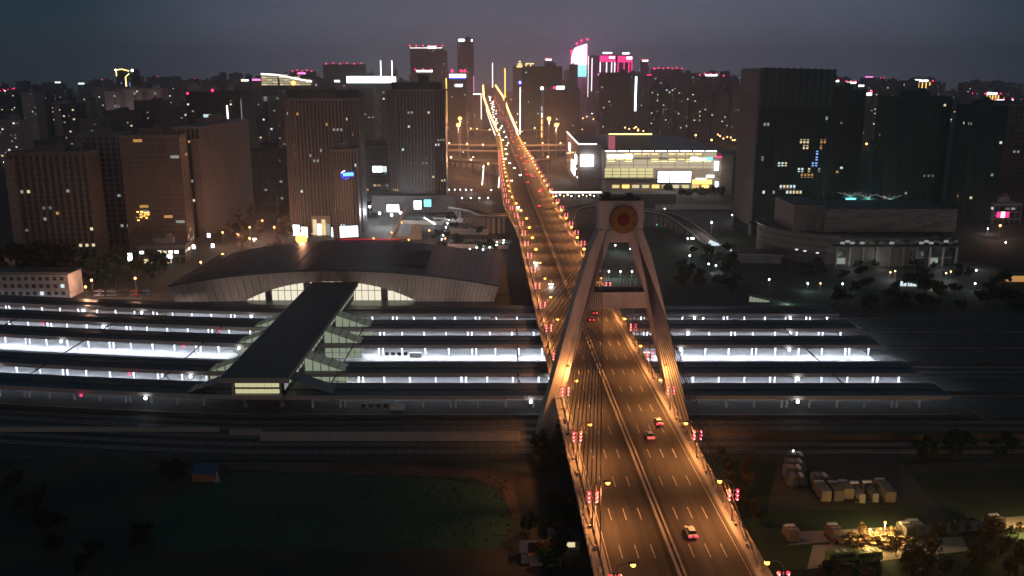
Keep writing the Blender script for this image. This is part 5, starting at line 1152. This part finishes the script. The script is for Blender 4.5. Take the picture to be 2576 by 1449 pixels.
for i, (x, y, ci, lab) in enumerate([(1738, 1345, 0, 'white car with red tail lights nearest the viewer on the bridge'), (1634, 1100, 0, 'white car in the middle of the bridge, left of a pair'), (1656, 1066, 1, 'silver car in the middle of the bridge, right of a pair'), (1487, 806, 3, 'red car entering under the pylon crossbeam'), (1496, 789, 4, 'blue car ahead of the red car under the crossbeam')]):
    s, t_ = at_deck(x, y); car(lab, RD(s, t_, DZ + .03), RA, ci, 'cars driving away on the bridge', False, True, 1.5)
for i, (x, y) in enumerate([(1358, 483), (1356, 520), (1362, 478), (1325, 440), (1336, 441), (1316, 460), (1319, 412), (1325, 406), (1333, 405), (1312, 398), (1320, 395), (1330, 390), (1305, 368), (1300, 345), (1310, 400), (1340, 445), (1295, 330), (1305, 352)]):
    s, t_ = at_deck(x, y); car(f'small car with red tail lights far up the bridge, {od(i)} from the pylon', RD(s, max(2, min(12.5, t_)), DZ + .03), RA, i % 5, 'distant cars driving away', False, True, 1.9)
k = 0
for i in range(46):
    s = 800 + i * 58 + rnd.uniform(-10, 10); ln = rnd.choice((-12, -8.8, -5.5, -2.3)); t = car(f'tiny oncoming car with headlights far up the avenue, {od(i)} counted', RD(s, ln, az(s - 1350) + .05), RA + math.pi, i % 5, 'far oncoming traffic', False, False)
    for ch in t.children:
        if ch.name.startswith('headlight'): ch.data = ubox(e_head); g_ = 1.2 + s * .0006; ch.scale = (.42 * g_, .2, .2 * g_)
for i in range(30):
    s = 900 + i * 90 + rnd.uniform(-20, 20); ln = rnd.choice((12, 8.8, 5.5, 2.3)); t = car(f'tiny car with tail lights far up the avenue, {od(i)} counted', RD(s, ln, az(s - 1350) + .05), RA, i % 5, 'far traffic driving away', False, True, 1.2 + s * .0007)
for i, (x, y, hd) in enumerate([(1743, 601, True), (640, 602, True), (655, 598, False), (600, 615, False)]):
    a = G(x, y, .05 if i else 3); car(['car with headlights on the slip road right of the pylon', 'car with headlights on the boulevard', 'dark car on the boulevard beside another', 'parked car at the near end of the boulevard'][i], a, R(160 if i == 0 else 200), i % 5, 'street cars', hd, False, 2)
# parked cars of the station square and by the white office
for i in range(16):
    a = G(1065 + (i % 8) * 8, 548 + (i // 8) * 10, .02); car(f'parked car in the station square, {od(i)} counted', a, R(90), i % 5, 'parked cars in the square', False, True, 1.6 if i % 3 == 0 else .6)
for i in range(10):
    a = G(250 + (i % 5) * 30, 735 + (i // 5) * 10, .02); car(f'parked car on the street left of the hall, {od(i)} counted', a, R(80), i % 5, 'parked cars left of the hall')
# lorries of the parking lot
CREAMS = [M('lorry_cream', (.17, .14, .125), .6, .25, .6), M('lorry_grey', (.10, .095, .095), .6, .2, .6), M('lorry_dull_white', (.21, .19, .175), .6, .2, .6)]
def truck(label, loc, rz, L=11, kind='box', cab=True, ci=0):
    CREAM = CREAMS[ci % 3]
    t = thing('lorry', label, 'lorry', loc, rz, 'lorries in the lot')
    MB().box(-1.0, 1.0, -L / 2, L / 2 + (2.6 if cab else .2), .65, .95).build('chassis', m_dark, t)
    if kind == 'box':
        MB().box(-1.25, 1.25, -L / 2, L / 2, .97, 3.7).build('cargo_box', CREAM, t); B('rear_door', t, CREAM, -1.15, -.04, -L / 2 - .06, -L / 2 - .005, 1.1, 3.6); B('rear_door', t, CREAM, .04, 1.15, -L / 2 - .06, -L / 2 - .005, 1.1, 3.6)
        for q in range(5): B('roof_bow', t, m_conc, -1.25, 1.25, -L / 2 + 1 + q * (L - 2) / 4, -L / 2 + 1.1 + q * (L - 2) / 4, 3.7, 3.74)
    else:
        MB().tube([(0, -L / 2, 2.1), (0, -L / 2 + .8, 2.15), (0, L / 2 - 1.2, 2.15), (0, L / 2 - .4, 2.1)], [.75, 1.15, 1.15, .7], 12).build('drum', CREAM, t, True); B('rear_ladder', t, m_steel, -.7, .7, -L / 2 - .3, -L / 2 - .05, .8, 3.2)
        B('catwalk', t, m_steel, -.35, .35, -L / 2 + 1, L / 2 - 1.5, 3.3, 3.42)
    if cab:
        MB().hexa([(-1.2, L / 2 + .3, .8), (1.2, L / 2 + .3, .8), (1.2, L / 2 + 2.6, .8), (-1.2, L / 2 + 2.6, .8), (-1.15, L / 2 + .3, 3.2), (1.15, L / 2 + .3, 3.2), (1.15, L / 2 + 2.2, 3.2), (-1.15, L / 2 + 2.2, 3.2)]).build('cab', CREAM, t); B('windscreen', t, m_glass, -1.05, 1.05, L / 2 + 2.42, L / 2 + 2.5, 1.9, 2.9); B('wind_deflector', t, m_white, -1.1, 1.1, L / 2 + .4, L / 2 + 1.3, 3.2, 3.7)
    for x in (-1.05, 1.05):
        for y in (-L / 2 + 1.2, -L / 2 + 2.4, L / 2 + 1.4 if cab else L / 2 - 1.2): w_ = link('wheel', _wh, t); w_.location = (x, y, .5); w_.scale = (2.2, 1.5, 1.5)
    return t
for i, (x, y, kind, L, lab) in enumerate([(2242, 1262, 'box', 7, 'pale box lorry at the right end of the lorry row'), (2206, 1264, 'tank', 5.4, 'tank lorry second from the right end of the lorry row'), (2173, 1266, 'tank', 5.4, 'tank lorry third from the right end of the lorry row'), (2142, 1260, 'box', 4.2, 'narrow box lorry in the middle of the lorry row'), (2117, 1264, 'box', 4.6, 'shadowed box lorry second from the left end of the row'), (2084, 1264, 'box', 5.2, 'box lorry with pale rear doors at the left end of the row')]):
    a = G(x, y, .02); truck(lab, a + Vector((-1, 1.5, 0)), R(-1), L, kind, True, i)
for i, (x, y, lab) in enumerate([(1990, 1224, 'nearest pale van of the column left of the lot'), (1985, 1204, 'second pale van of the column left of the lot'), (1988, 1188, 'third pale van of the column left of the lot'), (1990, 1170, 'farthest pale van of the column left of the lot'), (2052, 1224, 'short lorry parked alone left of the lorry row')]):
    truck(lab, G(x, y, .02), R(-88), 3.0 if i < 4 else 2.4, 'box', True, i + 1)
for i, (x, y, lab) in enumerate([(1993, 1366, 'pale van alone at the left end of the lay-by'), (2283, 1358, 'small pale van right of the lit heap'), (2305, 1352, 'second small pale van right of the lit heap'), (2100, 1362, 'grey van left of the lit heap'), (2508, 1338, 'pale van alone near the right edge')]):
    truck(lab, G(x, y, .02), R(6), 2.2, 'box', True, i)
GRN = M('bus_green', (.16, .26, .07), .4, .1, .5, spec=.5)
for i, (x, y, lab) in enumerate([(2112, 1412, 'darker green minibus at the left of the pair'), (2182, 1410, 'bright green minibus lit yellow from the heap')]):
    a = G(x, y, .02); t = thing('minibus', lab, 'minibus', a, R(-80), 'green minibuses')
    MB().xprism([(-3.1, .45), (-3.15, 2.2), (-2.9, 2.6), (2.6, 2.6), (3.0, 2.2), (3.15, 1.2), (3.1, .45)], -1.05, 1.05).build('body', GRN, t)
    for q in range(4):
        for sx in (-1, 1): B('window', t, m_glass, sx * 1.06 - .02, sx * 1.06 + .02, -2.6 + q * 1.35, -1.45 + q * 1.35, 1.4, 2.2)
    B('windscreen', t, m_glass, -.95, .95, 3.0, 3.1, 1.3, 2.15)
    for q in (-1.2, .6): B('roof_hatch', t, m_white, -.6, .6, q, q + .9, 2.6, 2.68)
    for sx in (-1, 1):
        for y_ in (-2, 2): w_ = link('wheel', _wh, t); w_.location = (sx * .95, y_, .42); w_.scale = (1.4, 1.25, 1.25)
# lit heap of scrap by the lay-by and its lamp
hp = MB(); r = random.Random(5)
for i in range(420):
    a = G(2150 + r.gauss(50, 42), 1366 + r.gauss(0, 9), 0); s = r.uniform(.15, .6); z = r.random() ** 2 * 1.6
    hp.box(a.x - s, a.x + s, a.y - s * r.uniform(.4, 1), a.y + s, z, z + s * r.uniform(.3, 1.1))
o = hp.build('scrap_heap', M2('scrap_mixed', (.5, .40, .26), (.14, .07, .05), 1.1), None); o['kind'] = 'stuff'
tag(o, 'heap of mixed scrap lit yellow by a lamp beside the service road', 'heap')
for i, (x, y) in enumerate([(2222, 1352), (2578, 1340), (2185, 1368)]):
    a = G(x, y + 8, 0); t = thing('yard_lamp', ['warm yard lamp standing in the scrap heap', 'warm yard lamp at the right edge of the picture', 'second warm yard lamp left of the scrap heap middle'][i], 'yard lamp', (a.x, a.y, 0), 0, 'yard lamps')
    MB().tube([(0, 0, 0), (0, 0, 4.6)], .08, 6).build('pole', m_steel, t); BALL('bulb', t, e_sodium if i < 2 else e_wwarm, (0, 0, 4.7), .3 if i < 2 else .2); LIGHT('POINT', 'yard' + str(i // 2), t, (0, 0, 4.1), 8000 if i < 2 else 4000, (1, .60, .17), shadow_soft_size=.3)
a = G(1993, 1168, 0); t = thing('yard_lamp', 'tiny white lamp post above the pale vans', 'yard lamp', (a.x, a.y, 0)); MB().tube([(0, 0, 0), (0, 0, 4)], .08, 6).build('pole', m_steel, t); BALL('bulb', t, e_white, (0, 0, 4.1), .22)

# ================================================================== TREES
def leafmesh(name, mat, seed, n=520, rx=3.2, rz=3.4, zc=6.2, leaf=.55):
    r = random.Random(seed); b = MB(); lobes = [(Vector((r.gauss(0, rx * .45), r.gauss(0, rx * .45), zc + r.gauss(0, rz * .4))), r.uniform(.35, .62)) for _ in range(9)]
    for i in range(n):
        c, k = r.choice(lobes); d = Vector((r.gauss(0, 1), r.gauss(0, 1), r.gauss(0, 1))).normalized() * r.random() ** .4
        p = c + Vector((d.x * rx * k, d.y * rx * k, d.z * rz * k)); u = Vector((r.gauss(0, 1), r.gauss(0, 1), r.gauss(0, .6))).normalized(); v_ = u.cross(Vector((r.gauss(0, 1), r.gauss(0, 1), r.gauss(0, 1)))).normalized()
        s = leaf * r.uniform(.6, 1.4); b.quad(p - u * s - v_ * s * .6, p + u * s - v_ * s * .6, p + u * s + v_ * s * .6, p - u * s + v_ * s * .6)
    return b.mesh(name, mat)
def trunkmesh(seed, h=7.5):
    r = random.Random(seed); b = MB().tube([(0, 0, 0), (.1, .05, h * .4), (0, 0, h * .8)], [.28, .2, .08], 6)
    for k in range(5):
        a = k * 1.26 + r.random(); z = h * (.35 + .09 * k); b.tube([(0, 0, z), (math.cos(a) * 1.2, math.sin(a) * 1.2, z + 1.1), (math.cos(a) * 2.1, math.sin(a) * 2.1, z + 2.4)], [.12, .08, .03], 4)
    return b.mesh('trunk', m_bark)
TR = [trunkmesh(i) for i in range(3)]
CRn = {'d': [leafmesh('crown', m_leafd, i) for i in range(3)], 'g': [leafmesh('crown', m_leafg, 10 + i) for i in range(3)], 'b': [leafmesh('crown', m_leafb, 20 + i, 330, leaf=.4) for i in range(3)]}
KN = {'d': 'dark leafy', 'g': 'green', 'b': 'brownish sparse'}
def tree(label, p, kind, sc, group, i):
    t = thing('tree', label, 'tree', (p.x, p.y, 0), rnd.random() * 6.28, group); t.scale = (sc, sc, sc * rnd.uniform(.85, 1.15))
    link('trunk', TR[i % 3], t); link('crown', CRn[kind][i % 3], t)
def grove(n, box, kinds, sc, where, inside=None):
    r = random.Random(int(box[0]) + n)
    for i in range(n):
        x, y = r.uniform(box[0], box[1]), r.uniform(box[2], box[3])
        k = r.choice(kinds); p = G(x, y, 0)
        tree(f'{KN[k]} tree {where}, {od(i)} counted', p, k, r.uniform(*sc), 'trees ' + where, i)
grove(16, (-60, 370, 1230, 1440), 'dd', (.4, .65), 'in the dark wood at the lower left')
grove(7, (400, 470, 1180, 1225), 'dd', (.35, .5), 'at the edge of the lower left wood')
grove(12, (1345, 1405, 1110, 1190), 'bd', (.5, .8), 'at the foot of the pylon')
grove(10, (1330, 1440, 1250, 1440), 'bd', (.45, .7), 'left of the bridge near the huts')
grove(16, (1745, 1900, 1130, 1330), 'b', (.4, .65), 'in the brown thicket right of the bridge')
grove(22, (2250, 2590, 1395, 1470), 'bb', (.4, .65), 'in the brown thicket at the lower right')
grove(8, (2040, 2240, 1425, 1470), 'bd', (.35, .5), 'below the green minibuses')
grove(7, (2130, 2260, 1352, 1378), 'b', (.28, .4), 'around the scrap heap')
grove(12, (2330, 2576, 1345, 1370), 'b', (.3, .5), 'along the service road')
grove(26, (190, 415, 672, 722), 'gd', (.9, 1.4), 'below the shop block left of the hall')
grove(16, (0, 180, 662, 690), 'd', (1.0, 1.6), 'behind the pale three-storey block')
grove(24, (1950, 2440, 672, 705), 'd', (.4, .7), 'before the stone cultural hall')
grove(34, (2100, 2576, 715, 790), 'd', (.6, 1.0), 'in the dark park at the right')
grove(24, (1700, 1860, 640, 740), 'd', (.6, 1.0), 'in the park right of the pylon')
grove(12, (1680, 1850, 478, 505), 'd', (.8, 1.2), 'before the mall')
grove(12, (560, 730, 540, 640), 'b', (.9, 1.3), 'along the boulevard')
grove(12, (1100, 1250, 560, 640), 'd', (.6, 1.0), 'in the station square')
grove(18, (2300, 2560, 1115, 1160), 'd', (.4, .6), 'at the far edge of the lorry lot')

# rough grass of the field
r = random.Random(3); b = MB()
for i in range(1600):
    x, y = r.uniform(380, 1285), r.uniform(1196, 1384)
    if y < 1290 and x < 520 - (y - 1195) * 1.4: continue
    if r.random() > .35 + .65 * abs(math.sin(x * .013) * math.cos(y * .031)): continue
    p = G(x, y, 0); s_ = r.uniform(.2, .6); a = r.random() * 3.14; dx, dy = math.cos(a) * s_, math.sin(a) * s_
    b.quad((p.x - dx, p.y - dy, .01), (p.x + dx, p.y + dy, .01), (p.x + r.uniform(-.2, .2), p.y + r.uniform(-.2, .2), s_ * 1.1))
o = b.build('grass', m_field); o['kind'] = 'stuff'

# say which one: order of each loose set from left to right, or away from the viewer
sets = {}
for o in C.objects:
    l = o.get('label')
    if l and l.endswith(' counted'): sets.setdefault(l.rsplit(', ', 1)[0].replace('dark leafy', 'leafy').replace('brownish sparse', 'leafy').replace('green tree', 'leafy tree'), []).append(o)
for pre, os_ in sets.items():
    far = 'far up the avenue' in pre
    os_.sort(key=lambda o: o.location.y if far else o.location.x / o.location.y)
    for i, o in enumerate(os_): o['label'] = o['label'].rsplit(', ', 1)[0] + ', ' + od(i) + (' from the viewer' if far else ' from the left')

# ================================================================== HAZE
HAZE = True
hz = MB().box(-6000, 6000, -60, 6000, -1.5, 260).build('haze', m_dark); hz['kind'] = 'stuff'
m = bpy.data.materials.new('night_haze'); m.use_nodes = True; t = m.node_tree; t.nodes.clear()
o = t.nodes.new('ShaderNodeOutputMaterial'); pv = t.nodes.new('ShaderNodeVolumePrincipled')
pv.inputs['Color'].default_value = (.9, .88, .92, 1); pv.inputs['Density'].default_value = .00018; pv.inputs['Anisotropy'].default_value = .7
t.links.new(pv.outputs[0], o.inputs['Volume']); hz.data.materials.clear(); hz.data.materials.append(m)
